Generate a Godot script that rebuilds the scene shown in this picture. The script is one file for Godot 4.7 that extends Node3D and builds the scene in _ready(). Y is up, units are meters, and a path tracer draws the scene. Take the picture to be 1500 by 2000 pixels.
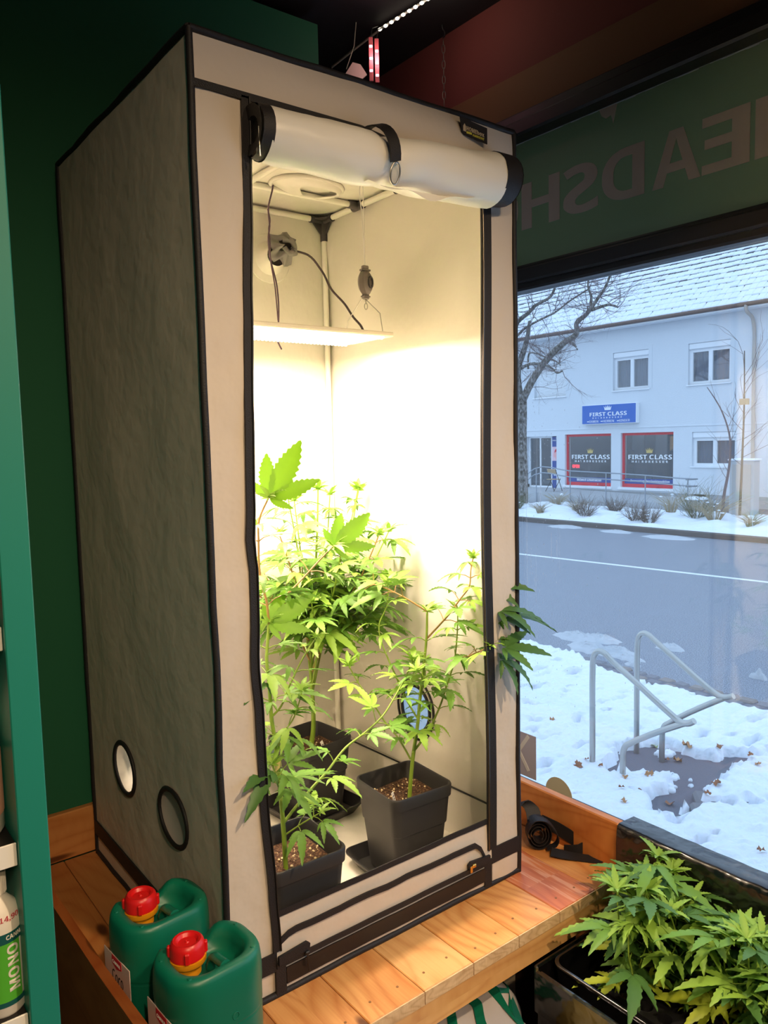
extends Node3D
# A grow tent on a wooden window bench in a shop; street with snow outside. The bench top is y = 0, +x is towards the window, -z away from the viewer. Metres.

var M := {}
var used := {}
var rng := RandomNumberGenerator.new()
var wrinkle := FastNoiseLite.new()
var noise := FastNoiseLite.new()


func V(x: float, y: float, z: float) -> Vector3:
	return Vector3(x, y, z)


func S() -> SurfaceTool:
	var st := SurfaceTool.new()
	st.begin(Mesh.PRIMITIVE_TRIANGLES)
	st.set_smooth_group(-1)
	st.set_color(Color.WHITE)
	st.set_uv(Vector2.ZERO)
	return st


func numbered(called: String, parent: Node) -> String:
	var key := str(parent.get_instance_id()) + called
	var n: int = used.get(key, 0)
	used[key] = n + 1
	return called if n == 0 else "%s_%03d" % [called, n]


func put(o: Node3D, called: String, parent: Node) -> void:
	o.name = numbered(called, parent)
	parent.add_child(o, true)


func done(st: SurfaceTool) -> ArrayMesh:
	st.generate_normals()
	return st.commit()


func obj(called: String, st: SurfaceTool, m: Material, parent: Node = null) -> MeshInstance3D:
	return inst(called, done(st), m, parent)


func inst(called: String, mesh: Mesh, m: Material, parent: Node = null, at := Transform3D()) -> MeshInstance3D:
	var o := MeshInstance3D.new()
	o.mesh = mesh
	o.material_override = m
	o.transform = at
	put(o, called, parent if parent else self)
	return o


func tag(o: Node3D, label: String, category: String, group := "", kind := "") -> Node3D:
	if label:
		o.set_meta("label", label)
	if category:
		o.set_meta("category", category)
	if group:
		o.set_meta("group", group)
	if kind:
		o.set_meta("kind", kind)
	return o


func thing(called: String, label: String, category: String, at := Vector3.ZERO, group := "") -> Node3D:
	var o := Node3D.new()
	o.position = at
	put(o, called, self)
	tag(o, label, category, group)
	return o


func struct(called: String, st: SurfaceTool, m: Material, label := "", category := "", parent: Node = null) -> MeshInstance3D:
	var o := obj(called, st, m, parent)
	tag(o, label, category, "", "structure" if parent == null else "")
	return o


# ---------------------------------------------------------------- shapes
func tri(st: SurfaceTool, a: Vector3, b: Vector3, c: Vector3) -> void:
	st.add_vertex(a)
	st.add_vertex(b)
	st.add_vertex(c)


func face(st: SurfaceTool, p: Array, inside: Vector3) -> void:
	# a convex face, turned so that its front looks away from inside
	var n: Vector3 = (p[1] - p[0]).cross(p[2] - p[0])
	var mid := Vector3.ZERO
	for q in p:
		mid += q
	mid /= p.size()
	var flip: bool = n.dot(mid - inside) > 0.0
	for k in range(1, p.size() - 1):
		if flip:
			tri(st, p[0], p[k + 1], p[k])
		else:
			tri(st, p[0], p[k], p[k + 1])


func box(st: SurfaceTool, c: Vector3, s: Vector3, bev := 0.0, b := Basis()) -> void:
	var h := s / 2.0
	st.set_smooth_group(-1)
	var e := minf(bev, minf(h.x, minf(h.y, h.z)) * 0.9)
	for ax in 3:
		for sg in [-1.0, 1.0]:
			var f := []
			for q in [[-1, -1], [1, -1], [1, 1], [-1, 1]]:
				var p := Vector3.ZERO
				p[ax] = sg * h[ax]
				p[(ax + 1) % 3] = q[0] * (h[(ax + 1) % 3] - e)
				p[(ax + 2) % 3] = q[1] * (h[(ax + 2) % 3] - e)
				f.append(c + b * p)
			face(st, f, c)
	if e <= 0.0:
		return
	for ax in 3:
		var u := (ax + 1) % 3
		var w := (ax + 2) % 3
		for su in [-1.0, 1.0]:
			for sw in [-1.0, 1.0]:
				var f := []
				for q in [[-1, 0], [1, 0], [1, 1], [-1, 1]]:
					var p := Vector3.ZERO
					p[ax] = q[0] * (h[ax] - e)
					p[u] = su * (h[u] - (e if q[1] == 1 else 0.0))
					p[w] = sw * (h[w] - (0.0 if q[1] == 1 else e))
					f.append(c + b * p)
				face(st, f, c)
	for sx in [-1.0, 1.0]:
		for sy in [-1.0, 1.0]:
			for sz in [-1.0, 1.0]:
				var s3 := Vector3(sx, sy, sz)
				var f := []
				for ax in 3:
					var p := s3 * (h - Vector3(e, e, e))
					p[ax] = s3[ax] * h[ax]
					f.append(c + b * p)
				face(st, f, c)


func span(st: SurfaceTool, a: Vector3, b: Vector3, bev := 0.0) -> void:
	box(st, (a + b) / 2.0, (b - a).abs(), bev)


func frames(p: PackedVector3Array) -> Array:
	var out := []
	var up := Vector3.UP
	for i in p.size():
		var t := (p[mini(i + 1, p.size() - 1)] - p[maxi(i - 1, 0)]).normalized()
		if i == 0 and absf(t.dot(up)) > 0.9:
			up = Vector3.RIGHT
		var x := (up - t * up.dot(t)).normalized()
		out.append(Basis(x, t.cross(x), t))
		up = x
	return out


func tube(st: SurfaceTool, p: PackedVector3Array, r0: float, r1 := -1.0, n := 8, caps := true, squash := 1.0) -> void:
	if r1 < 0.0:
		r1 = r0
	var fr := frames(p)
	var rings := []
	for i in p.size():
		var r := lerpf(r0, r1, float(i) / (p.size() - 1))
		var ring := PackedVector3Array()
		for k in n:
			var a := TAU * k / n
			ring.append(p[i] + fr[i].x * cos(a) * r + fr[i].y * sin(a) * r * squash)
		rings.append(ring)
	st.set_smooth_group(0)
	for i in p.size() - 1:
		for k in n:
			var k2 := (k + 1) % n
			tri(st, rings[i][k], rings[i + 1][k2], rings[i + 1][k])
			tri(st, rings[i][k], rings[i][k2], rings[i + 1][k2])
	st.set_smooth_group(-1)
	if caps:
		face(st, Array(rings[0]), p[1])
		face(st, Array(rings[-1]), p[p.size() - 2])


func smooth(p: PackedVector3Array, steps := 5) -> PackedVector3Array:
	var out := PackedVector3Array()
	for i in p.size() - 1:
		var a := p[maxi(i - 1, 0)]
		var d := p[mini(i + 2, p.size() - 1)]
		var t := p[i].distance_to(p[i + 1])
		for k in steps:
			out.append(p[i].cubic_interpolate_in_time(p[i + 1], a, d, float(k) / steps, t, -maxf(1e-4, a.distance_to(p[i])), t + maxf(1e-4, d.distance_to(p[i + 1]))))
	out.append(p[-1])
	return out


func lathe(st: SurfaceTool, prof: Array, n := 24, at := Transform3D(), sx := 1.0) -> void:
	var g := 0
	for i in prof.size() - 1:
		if i > 0:
			var d0: Vector2 = prof[i] - prof[i - 1]
			var d1: Vector2 = prof[i + 1] - prof[i]
			if absf(d0.angle_to(d1)) > 0.6:
				g += 1
		st.set_smooth_group(g)
		for k in n:
			var q := []
			for w in [[i, k], [i + 1, k], [i + 1, k + 1], [i, k + 1]]:
				var a: float = TAU * w[1] / n
				var r: float = prof[w[0]].x
				q.append(at * Vector3(cos(a) * r * sx, prof[w[0]].y, sin(a) * r))
			if prof[i].x > 1e-6:
				tri(st, q[0], q[3], q[2]) if prof[i + 1].x <= 1e-6 else tri(st, q[0], q[3], q[2])
			if prof[i + 1].x > 1e-6:
				tri(st, q[0], q[2], q[1])
	st.set_smooth_group(-1)


func surf(st: SurfaceTool, nu: int, nv: int, f: Callable, flip := false) -> void:
	var g := []
	for j in nv + 1:
		var row := PackedVector3Array()
		for i in nu + 1:
			row.append(f.call(float(i) / nu, float(j) / nv))
		g.append(row)
	st.set_smooth_group(0)
	for j in nv:
		for i in nu:
			var q := [[i, j], [i + 1, j], [i + 1, j + 1], [i, j + 1]]
			for t in [[0, 1, 2], [0, 2, 3]]:
				var ids: Array = t
				if flip:
					ids = [t[0], t[2], t[1]]
				for k in ids:
					st.set_uv(Vector2(float(q[k][0]) / nu, float(q[k][1]) / nv))
					st.add_vertex(g[q[k][1]][q[k][0]])
	st.set_smooth_group(-1)
	st.set_uv(Vector2.ZERO)


func prism(st: SurfaceTool, poly: PackedVector2Array, h: float, at := Transform3D()) -> void:
	# a polygon in the local xy plane, from z = 0 to z = h
	st.set_smooth_group(-1)
	var idx := Geometry2D.triangulate_polygon(poly)
	var ccw := not Geometry2D.is_polygon_clockwise(poly)
	var keep := (h > 0.0) == (at.basis.determinant() > 0.0)
	for i in range(0, idx.size(), 3):
		var a := poly[idx[i]]
		var b := poly[idx[i + 1]]
		var c := poly[idx[i + 2]]
		if ((b - a).cross(c - a) > 0.0) == keep:
			var t := b
			b = c
			c = t
		tri(st, at * V(a.x, a.y, h), at * V(b.x, b.y, h), at * V(c.x, c.y, h))
		tri(st, at * V(a.x, a.y, 0), at * V(c.x, c.y, 0), at * V(b.x, b.y, 0))
	for i in poly.size():
		var a := poly[i]
		var b := poly[(i + 1) % poly.size()]
		if ccw != keep:
			var t := a
			a = b
			b = t
		tri(st, at * V(a.x, a.y, 0), at * V(b.x, b.y, h), at * V(b.x, b.y, 0))
		tri(st, at * V(a.x, a.y, 0), at * V(a.x, a.y, h), at * V(b.x, b.y, h))


func ribbon(st: SurfaceTool, p: PackedVector3Array, across: PackedVector3Array, thick: float) -> void:
	# a flat band: across[i] runs from the middle to one edge
	st.set_smooth_group(0)
	var n := p.size()
	var c := []
	for i in n:
		var t := (p[mini(i + 1, n - 1)] - p[maxi(i - 1, 0)]).normalized()
		var nr := t.cross(across[i]).normalized() * thick / 2.0
		c.append([p[i] - across[i] - nr, p[i] + across[i] - nr, p[i] + across[i] + nr, p[i] - across[i] + nr])
	for i in n - 1:
		for k in 4:
			st.set_smooth_group(k)
			var a: Vector3 = c[i][k]
			var b: Vector3 = c[i][(k + 1) % 4]
			var d: Vector3 = c[i + 1][k]
			var e: Vector3 = c[i + 1][(k + 1) % 4]
			tri(st, a, b, e)
			tri(st, a, e, d)
	st.set_smooth_group(-1)
	face(st, c[0], p[1])
	face(st, c[n - 1], p[n - 2])


func text(st: SurfaceTool, s: String, o: Vector3, right: Vector3, up: Vector3, thick: float, bold := true, family := "Droid Sans", bend: Variant = null) -> void:
	# lettering that fills the rectangle o, o + right, o + up and stands thick off it
	var f := SystemFont.new()
	f.font_names = PackedStringArray([family])
	f.font_weight = 700 if bold else 400
	var t := TextMesh.new()
	t.font = f
	t.font_size = 64
	t.pixel_size = 0.01
	t.depth = 0.1
	t.curve_step = 1.2
	t.text = s
	var arr := t.get_mesh_arrays()
	var vs: PackedVector3Array = arr[Mesh.ARRAY_VERTEX]
	var ix: PackedInt32Array = arr[Mesh.ARRAY_INDEX] if arr[Mesh.ARRAY_INDEX] != null else PackedInt32Array(range(vs.size()))
	var lo := vs[0]
	var hi := vs[0]
	for v in vs:
		lo = lo.min(v)
		hi = hi.max(v)
	var nr := right.cross(up).normalized() * thick
	var sz := hi - lo
	st.set_smooth_group(-1)
	for i in range(0, ix.size(), 3):
		var q := []
		for k in 3:
			var v := (vs[ix[i + k]] - lo) / sz
			if bend != null:
				q.append(bend.call(v.x, v.y, v.z))
			else:
				q.append(o + right * v.x + up * v.y + nr * v.z)
		tri(st, q[0], q[1], q[2])


func disc(n: int, r: float, c := Vector2.ZERO, sx := 1.0) -> PackedVector2Array:
	var p := PackedVector2Array()
	for k in n:
		p.append(c + Vector2(cos(TAU * k / n) * r * sx, sin(TAU * k / n) * r))
	return p


func rounded(w: float, h: float, r: float, n := 5) -> PackedVector2Array:
	var p := PackedVector2Array()
	for q in 4:
		var c := Vector2((w / 2 - r) * (1 if q == 0 or q == 3 else -1), (h / 2 - r) * (1 if q < 2 else -1))
		for k in n + 1:
			var a := (q + float(k) / n) * PI / 2
			p.append(c + Vector2(cos(a), sin(a)) * r)
	return p


func stack(st: SurfaceTool, rings: Array, cap0 := true, cap1 := true, creases := []) -> void:
	# joins rings of equal point counts, each a PackedVector3Array
	var g := 0
	for i in rings.size() - 1:
		if i in creases:
			g += 1
		st.set_smooth_group(g)
		var n: int = rings[i].size()
		for k in n:
			var k2 := (k + 1) % n
			tri(st, rings[i][k], rings[i + 1][k2], rings[i + 1][k])
			tri(st, rings[i][k], rings[i][k2], rings[i + 1][k2])
	st.set_smooth_group(-1)
	for e in [[cap0, 0, false], [cap1, rings.size() - 1, true]]:
		if e[0]:
			var r: PackedVector3Array = rings[e[1]]
			var mid := Vector3.ZERO
			for q in r:
				mid += q / r.size()
			for k in r.size():
				if e[2]:
					tri(st, mid, r[(k + 1) % r.size()], r[k])
				else:
					tri(st, mid, r[k], r[(k + 1) % r.size()])


func ring2(poly: PackedVector2Array, y: float, s := 1.0) -> PackedVector3Array:
	# a 2D outline laid flat at height y (x, z)
	var p := PackedVector3Array()
	for q in poly:
		p.append(V(q.x * s, y, q.y * s))
	return p


func holed(st: SurfaceTool, a: Vector2, b: Vector2, holes: Array, step: float, f: Callable, flip := false) -> void:
	# a sheet over the rectangle a..b with round holes [centre, radius x, radius y]; f maps 2D to 3D
	var xs := []
	var ys := []
	for e in [[xs, 0], [ys, 1]]:
		var cuts := [a[e[1]], b[e[1]]]
		for h in holes:
			var r: float = h[1 + e[1]] * 1.25
			cuts.append_array([h[0][e[1]] - r, h[0][e[1]] + r])
		cuts.sort()
		for i in cuts.size() - 1:
			var n := maxi(1, ceili((cuts[i + 1] - cuts[i]) / step - 1e-6))
			for k in n:
				e[0].append(lerpf(cuts[i], cuts[i + 1], float(k) / n))
		e[0].append(cuts[-1])
	st.set_smooth_group(0)
	var put_quad := func(q: Array) -> void:
		for t in [[0, 1, 2], [0, 2, 3]]:
			for k in ([t[0], t[2], t[1]] if flip else t):
				st.set_uv(q[k])
				st.add_vertex(f.call(q[k]))
	for j in ys.size() - 1:
		for i in xs.size() - 1:
			if xs[i + 1] - xs[i] < 1e-7 or ys[j + 1] - ys[j] < 1e-7:
				continue
			var m := Vector2((xs[i] + xs[i + 1]) / 2, (ys[j] + ys[j + 1]) / 2)
			var skip := false
			for h in holes:
				if absf(m.x - h[0].x) < h[1] * 1.25 and absf(m.y - h[0].y) < h[2] * 1.25:
					skip = true
			if not skip:
				put_quad.call([Vector2(xs[i], ys[j]), Vector2(xs[i + 1], ys[j]), Vector2(xs[i + 1], ys[j + 1]), Vector2(xs[i], ys[j + 1])])
	for h in holes:
		var c: Vector2 = h[0]
		var x0: float = c.x - h[1] * 1.25
		var x1: float = c.x + h[1] * 1.25
		var y0: float = c.y - h[2] * 1.25
		var y1: float = c.y + h[2] * 1.25
		var rim := []
		for x in xs:
			if x >= x0 - 1e-6 and x <= x1 + 1e-6:
				rim.append(Vector2(x, y0))
				rim.append(Vector2(x, y1))
		for y in ys:
			if y > y0 + 1e-6 and y < y1 - 1e-6:
				rim.append(Vector2(x0, y))
				rim.append(Vector2(x1, y))
		for k in 20:  # the hole must look round
			var d := Vector2.from_angle(TAU * k / 20.0 - PI)
			var t := 1.25 / maxf(absf(d.x), absf(d.y))
			rim.append(c + Vector2(d.x * h[1], d.y * h[2]) * t)
		rim.sort_custom(func(p, q): return ((p - c) / Vector2(h[1], h[2])).angle() < ((q - c) / Vector2(h[1], h[2])).angle())
		for k in rim.size():
			var p: Vector2 = rim[k]
			var q: Vector2 = rim[(k + 1) % rim.size()]
			if p.distance_to(q) < 1e-6:
				continue
			var pa := ((p - c) / Vector2(h[1], h[2])).angle()
			var qa := ((q - c) / Vector2(h[1], h[2])).angle()
			put_quad.call([c + Vector2(cos(pa) * h[1], sin(pa) * h[2]), p, q, c + Vector2(cos(qa) * h[1], sin(qa) * h[2])])
	st.set_smooth_group(-1)
	st.set_uv(Vector2.ZERO)


func torus(st: SurfaceTool, at: Transform3D, rx: float, ry: float, r: float, n := 24, m := 6, flat := 1.0) -> void:
	# a ring in the local xy plane
	st.set_smooth_group(0)
	for i in n:
		for k in m:
			var q := []
			for w in [[i, k], [i + 1, k], [i + 1, k + 1], [i, k + 1]]:
				var a: float = TAU * w[0] / n
				var b: float = TAU * w[1] / m
				q.append(at * Vector3(cos(a) * (rx + r * cos(b)), sin(a) * (ry + r * cos(b)), sin(b) * r * flat))
			tri(st, q[0], q[2], q[1])
			tri(st, q[0], q[3], q[2])
	st.set_smooth_group(-1)


# ---------------------------------------------------------------- materials
func mat(called: String, c: Color, rough := 0.7, metal := 0.0, spec := 0.5) -> StandardMaterial3D:
	var m := StandardMaterial3D.new()
	m.resource_name = called
	m.albedo_color = c
	m.roughness = rough
	m.metallic = metal
	m.metallic_specular = spec
	M[called] = m
	return m


func rgb(r: float, g: float, b: float) -> Color:
	return Color(r / 255.0, g / 255.0, b / 255.0)


func noise_tex(freq: float, stops: Array, size := 256, seed_ := 1, normal := false, bump := 4.0, kind := FastNoiseLite.TYPE_SIMPLEX_SMOOTH) -> NoiseTexture2D:
	var f := FastNoiseLite.new()
	f.noise_type = kind
	f.frequency = freq
	f.seed = seed_
	f.fractal_octaves = 4
	var t := NoiseTexture2D.new()
	t.width = size
	t.height = size
	t.seamless = true
	t.noise = f
	if normal:
		t.as_normal_map = true
		t.bump_strength = bump
	elif stops:
		var g := Gradient.new()
		g.offsets = PackedFloat32Array(range(stops.size()).map(func(i): return 0.25 + 0.5 * i / maxf(1, stops.size() - 1)))
		g.colors = PackedColorArray(stops)
		t.color_ramp = g
	return t


func tri_mat(m: StandardMaterial3D, scale: Vector3, world := false) -> StandardMaterial3D:
	m.uv1_triplanar = true
	m.uv1_world_triplanar = world
	m.uv1_scale = scale
	return m


func wood_tex(seed_: int, light: Color, dark: Color, knots: Array, worn := false) -> ImageTexture:
	var w := 160
	var h := 640
	var im := Image.create(w, h, false, Image.FORMAT_RGB8)
	var n := FastNoiseLite.new()
	n.seed = seed_
	n.frequency = 1.0
	n.fractal_octaves = 2
	for y in h:
		for x in w:
			var u := float(x) / w
			var v := float(y) / h
			var warp := n.get_noise_2d(u * 1.2, v * 2.2) * 0.35
			var d := u + warp
			var kn := 0.0
			for k in knots:
				var e := Vector2((u - k.x), (v - k.y) * 1.6)
				var l := e.length()
				d += k.z * 0.9 * exp(-l * l / (k.z * k.z * 3.0)) * signf(e.x + 0.0001)
				if l < k.z:
					kn = maxf(kn, 1.0 - smoothstep(k.z * 0.35, k.z, l))
			var g := absf(fposmod(d * 7.0, 1.0) - 0.5) * 2.0
			g = pow(g, 2.2)
			var fine := n.get_noise_2d(u * 60.0, v * 5.0) * 0.5 + 0.5
			var t := clampf(g * 0.5 + fine * 0.35 + n.get_noise_2d(u * 2.0 + 9.0, v * 3.0) * 0.35, 0.0, 1.0)
			var c := light.lerp(dark, t)
			c = c.lerp(Color(dark.r * 0.45, dark.g * 0.38, dark.b * 0.35), kn * 0.85)
			if worn:
				var k := smoothstep(0.05, 0.32, n.get_noise_2d(u * 9.0 + 30.0, v * 4.0) * 0.8 + n.get_noise_2d(u * 40.0, v * 10.0) * 0.5 - absf(u - 0.42) * 0.6)
				c = c.lerp(Color(0.93, 0.86, 0.78), k * 0.75)
			im.set_pixel(x, y, c)
	return ImageTexture.create_from_image(im)


func _ready() -> void:
	# camera, measured from the photograph: 26 mm phone lens, eye 1.65 m above the shop floor
	var cam := Camera3D.new()
	cam.name = "camera"
	cam.basis = Basis(Vector3.UP, -0.657413) * Basis(Vector3.RIGHT, -0.090985) * Basis(Vector3.BACK, -0.022756)
	cam.position = V(-0.5958, 1.0922, 1.2838)
	cam.fov = 67.04
	cam.near = 0.05
	cam.far = 200.0
	cam.current = true
	add_child(cam)
	# overcast winter sky
	var env := Environment.new()
	var sky := ProceduralSkyMaterial.new()
	sky.sky_top_color = rgb(188, 220, 255)
	sky.sky_horizon_color = rgb(198, 226, 255)
	sky.ground_bottom_color = rgb(150, 160, 175)
	sky.ground_horizon_color = rgb(190, 205, 225)
	sky.sky_energy_multiplier = 1.32
	sky.sun_angle_max = 1.0
	var sk := Sky.new()
	sk.sky_material = sky
	env.background_mode = Environment.BG_SKY
	env.sky = sk
	env.tonemap_mode = Environment.TONE_MAPPER_LINEAR
	env.tonemap_exposure = 1.0
	env.sdfgi_enabled = true
	env.ssao_enabled = true
	env.ssil_enabled = true
	var we := WorldEnvironment.new()
	we.name = "environment"
	we.environment = env
	add_child(we)
	# the shop's warm ceiling panels (outside the frame) stand in shop_lamps(); the grow light's own light in grow_light()
	rng.seed = 7
	wrinkle.seed = 3
	wrinkle.frequency = 1.0
	wrinkle.fractal_octaves = 3
	noise.seed = 11
	noise.frequency = 1.0
	noise.fractal_octaves = 3
	materials()
	shop_lamps()
	room()
	bench()
	tent()
	grow_light()
	pots()
	props()
	tray()
	street()
	house()
	garden()
	handrails()


func materials() -> void:
	mat("green paint", rgb(22, 98, 66), 0.75)
	mat("teal paint", rgb(26, 128, 112), 0.45)
	mat("black paint", rgb(24, 21, 24), 0.7)
	mat("red paint", rgb(112, 52, 47), 0.85)
	mat("ochre paint", rgb(116, 77, 50), 0.8)
	mat("frame black", rgb(26, 22, 24), 0.4)
	mat("wall plaster", rgb(150, 120, 90), 0.9)
	mat("shop floor", rgb(92, 70, 52), 0.7)
	var fabric := mat("tent fabric", rgb(208, 196, 182), 0.72)
	fabric.normal_enabled = true
	fabric.normal_texture = noise_tex(0.02, [], 256, 5, true, 3.0)
	fabric.normal_scale = 0.35
	tri_mat(fabric, V(2.2, 2.2, 2.2))
	var lining := mat("tent lining", rgb(228, 223, 212), 0.42)
	lining.normal_enabled = true
	lining.normal_texture = fabric.normal_texture
	lining.normal_scale = 0.3
	tri_mat(lining, V(2.6, 1.6, 2.6))
	mat("door film", rgb(236, 232, 222), 0.28)
	var web := mat("black webbing", rgb(26, 23, 26), 0.62)
	web.normal_enabled = true
	web.normal_texture = noise_tex(0.2, [], 128, 9, true, 3.0)
	web.normal_scale = 0.4
	tri_mat(web, V(14, 14, 14))
	mat("black zip", rgb(20, 18, 20), 0.4)
	mat("pole white", rgb(240, 236, 224), 0.35)
	mat("connector grey", rgb(66, 62, 64), 0.5)
	mat("steel", rgb(190, 188, 180), 0.28, 1.0)
	mat("dark steel", rgb(120, 112, 104), 0.35, 1.0)
	mat("grey sleeve", rgb(120, 116, 112), 0.6)
	mat("cord purple", rgb(92, 70, 84), 0.7)
	mat("cable brown", rgb(70, 56, 58), 0.6)
	mat("ratchet grey", rgb(120, 112, 106), 0.45)
	mat("pot black", rgb(47, 46, 47), 0.5)
	mat("saucer black", rgb(40, 39, 40), 0.35)
	var soil := mat("soil", rgb(62, 42, 30), 0.95)
	soil.albedo_texture = noise_tex(0.09, [rgb(70, 44, 30), rgb(120, 84, 60), rgb(190, 160, 120)], 256, 4)
	soil.albedo_color = Color(0.62, 0.58, 0.55)
	tri_mat(soil, V(6, 6, 6))
	mat("perlite", rgb(226, 206, 164), 0.8)
	mat("white plastic", rgb(236, 234, 228), 0.4)
	mat("led housing", rgb(214, 206, 186), 0.5)
	var led := mat("led glow", Color.WHITE, 0.5)
	led.emission_enabled = true
	led.emission = Color(1.0, 0.95, 0.84)
	led.emission_energy_multiplier = 3.0
	var leafs := [["leaf mid", rgb(106, 152, 58)], ["leaf light", rgb(142, 182, 70)], ["leaf dark", rgb(76, 118, 54)], ["leaf yellow", rgb(170, 186, 52)], ["leaf fan", rgb(118, 172, 22)]]
	for l in leafs:
		var m := mat(l[0], l[1], 0.5)
		m.vertex_color_use_as_albedo = true
		m.backlight_enabled = true
		m.backlight = Color(0.6, 0.6, 0.6)
	mat("stem green", rgb(128, 158, 52), 0.5)
	mat("stem red", rgb(160, 128, 74), 0.5)
	# three cuts of pine, each board takes one of them with its own offset and tint
	var pine := [rgb(232, 186, 128), rgb(196, 132, 74)]
	M["end grain"] = wood_tex(71, rgb(232, 200, 156), rgb(196, 156, 112), [Vector3(0.5, 1.4, 0.3)])
	M["wood"] = [
		wood_tex(21, pine[0], pine[1], [Vector3(0.35, 0.62, 0.07), Vector3(0.8, 0.1, 0.05)]),
		wood_tex(37, rgb(228, 192, 142), rgb(200, 150, 98), [Vector3(0.6, 0.86, 0.06)]),
		wood_tex(53, pine[0], pine[1], [Vector3(0.2, 0.3, 0.05), Vector3(0.75, 0.75, 0.045)]),
		wood_tex(91, rgb(226, 168, 116), rgb(192, 124, 80), [Vector3(0.45, 0.4, 0.05)], true),
	]
	mat("nail", rgb(150, 104, 66), 0.6, 0.3)
	var foil := mat("black foil", rgb(16, 15, 17), 0.16, 0.0, 0.7)
	foil.normal_enabled = true
	foil.normal_texture = noise_tex(0.012, [], 256, 15, true, 6.0)
	foil.normal_scale = 0.6
	tri_mat(foil, V(2, 2, 2))
	mat("tray black", rgb(20, 20, 22), 0.2, 0.0, 0.7)
	mat("cell black", rgb(30, 30, 32), 0.35)
	mat("can green", rgb(10, 108, 84), 0.38)
	mat("cap red", rgb(214, 22, 24), 0.35)
	mat("ring orange", rgb(232, 150, 20), 0.4)
	mat("label paper", rgb(226, 196, 186), 0.6)
	mat("label red", rgb(206, 40, 52), 0.6)
	mat("label violet", rgb(104, 92, 168), 0.6)
	mat("label dark", rgb(34, 22, 26), 0.6)
	mat("label ink", rgb(30, 28, 30), 0.6)
	mat("label cream", rgb(214, 190, 110), 0.6)
	mat("bottle white", rgb(232, 226, 216), 0.4)
	mat("label green", rgb(84, 178, 52), 0.5)
	mat("label petrol", rgb(18, 84, 84), 0.5)
	mat("label salmon", rgb(238, 176, 150), 0.5)
	mat("price red", rgb(196, 40, 60), 0.6)
	mat("bag white", rgb(206, 200, 200), 0.3)
	mat("bag green", rgb(14, 112, 84), 0.35)
	mat("bag yellow", rgb(226, 196, 110), 0.4)
	mat("cream board", rgb(232, 214, 182), 0.6)
	var glass := mat("window glass", Color(0.95, 0.98, 1.0, 0.04), 0.0)
	glass.transparency = BaseMaterial3D.TRANSPARENCY_ALPHA
	var gauze := mat("vent gauze", Color(0.5, 0.62, 0.68, 0.35), 0.6)
	gauze.transparency = BaseMaterial3D.TRANSPARENCY_ALPHA
	var film := mat("window film green", rgb(108, 122, 92), 0.5)
	film.clearcoat_enabled = true
	film.clearcoat = 0.6
	film.clearcoat_roughness = 0.15
	film.backlight_enabled = true
	film.backlight = Color(0.47, 0.52, 0.44)
	var ltr := mat("film letters", rgb(190, 178, 170), 0.6)
	ltr.backlight_enabled = true
	ltr.backlight = Color(0.78, 0.73, 0.70)
	mat("frost edge", rgb(170, 180, 190), 0.5)


func wood_mat(which: int, off: Vector3, tint: Color, scale := V(3.4, 3.4, 0.85)) -> StandardMaterial3D:
	var m := StandardMaterial3D.new()
	m.resource_name = "pine board"
	m.albedo_texture = M["wood"][which]
	m.albedo_color = tint
	m.roughness = 0.42
	tri_mat(m, scale)
	m.uv1_triplanar_sharpness = 8.0
	m.uv1_offset = off
	return m


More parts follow.
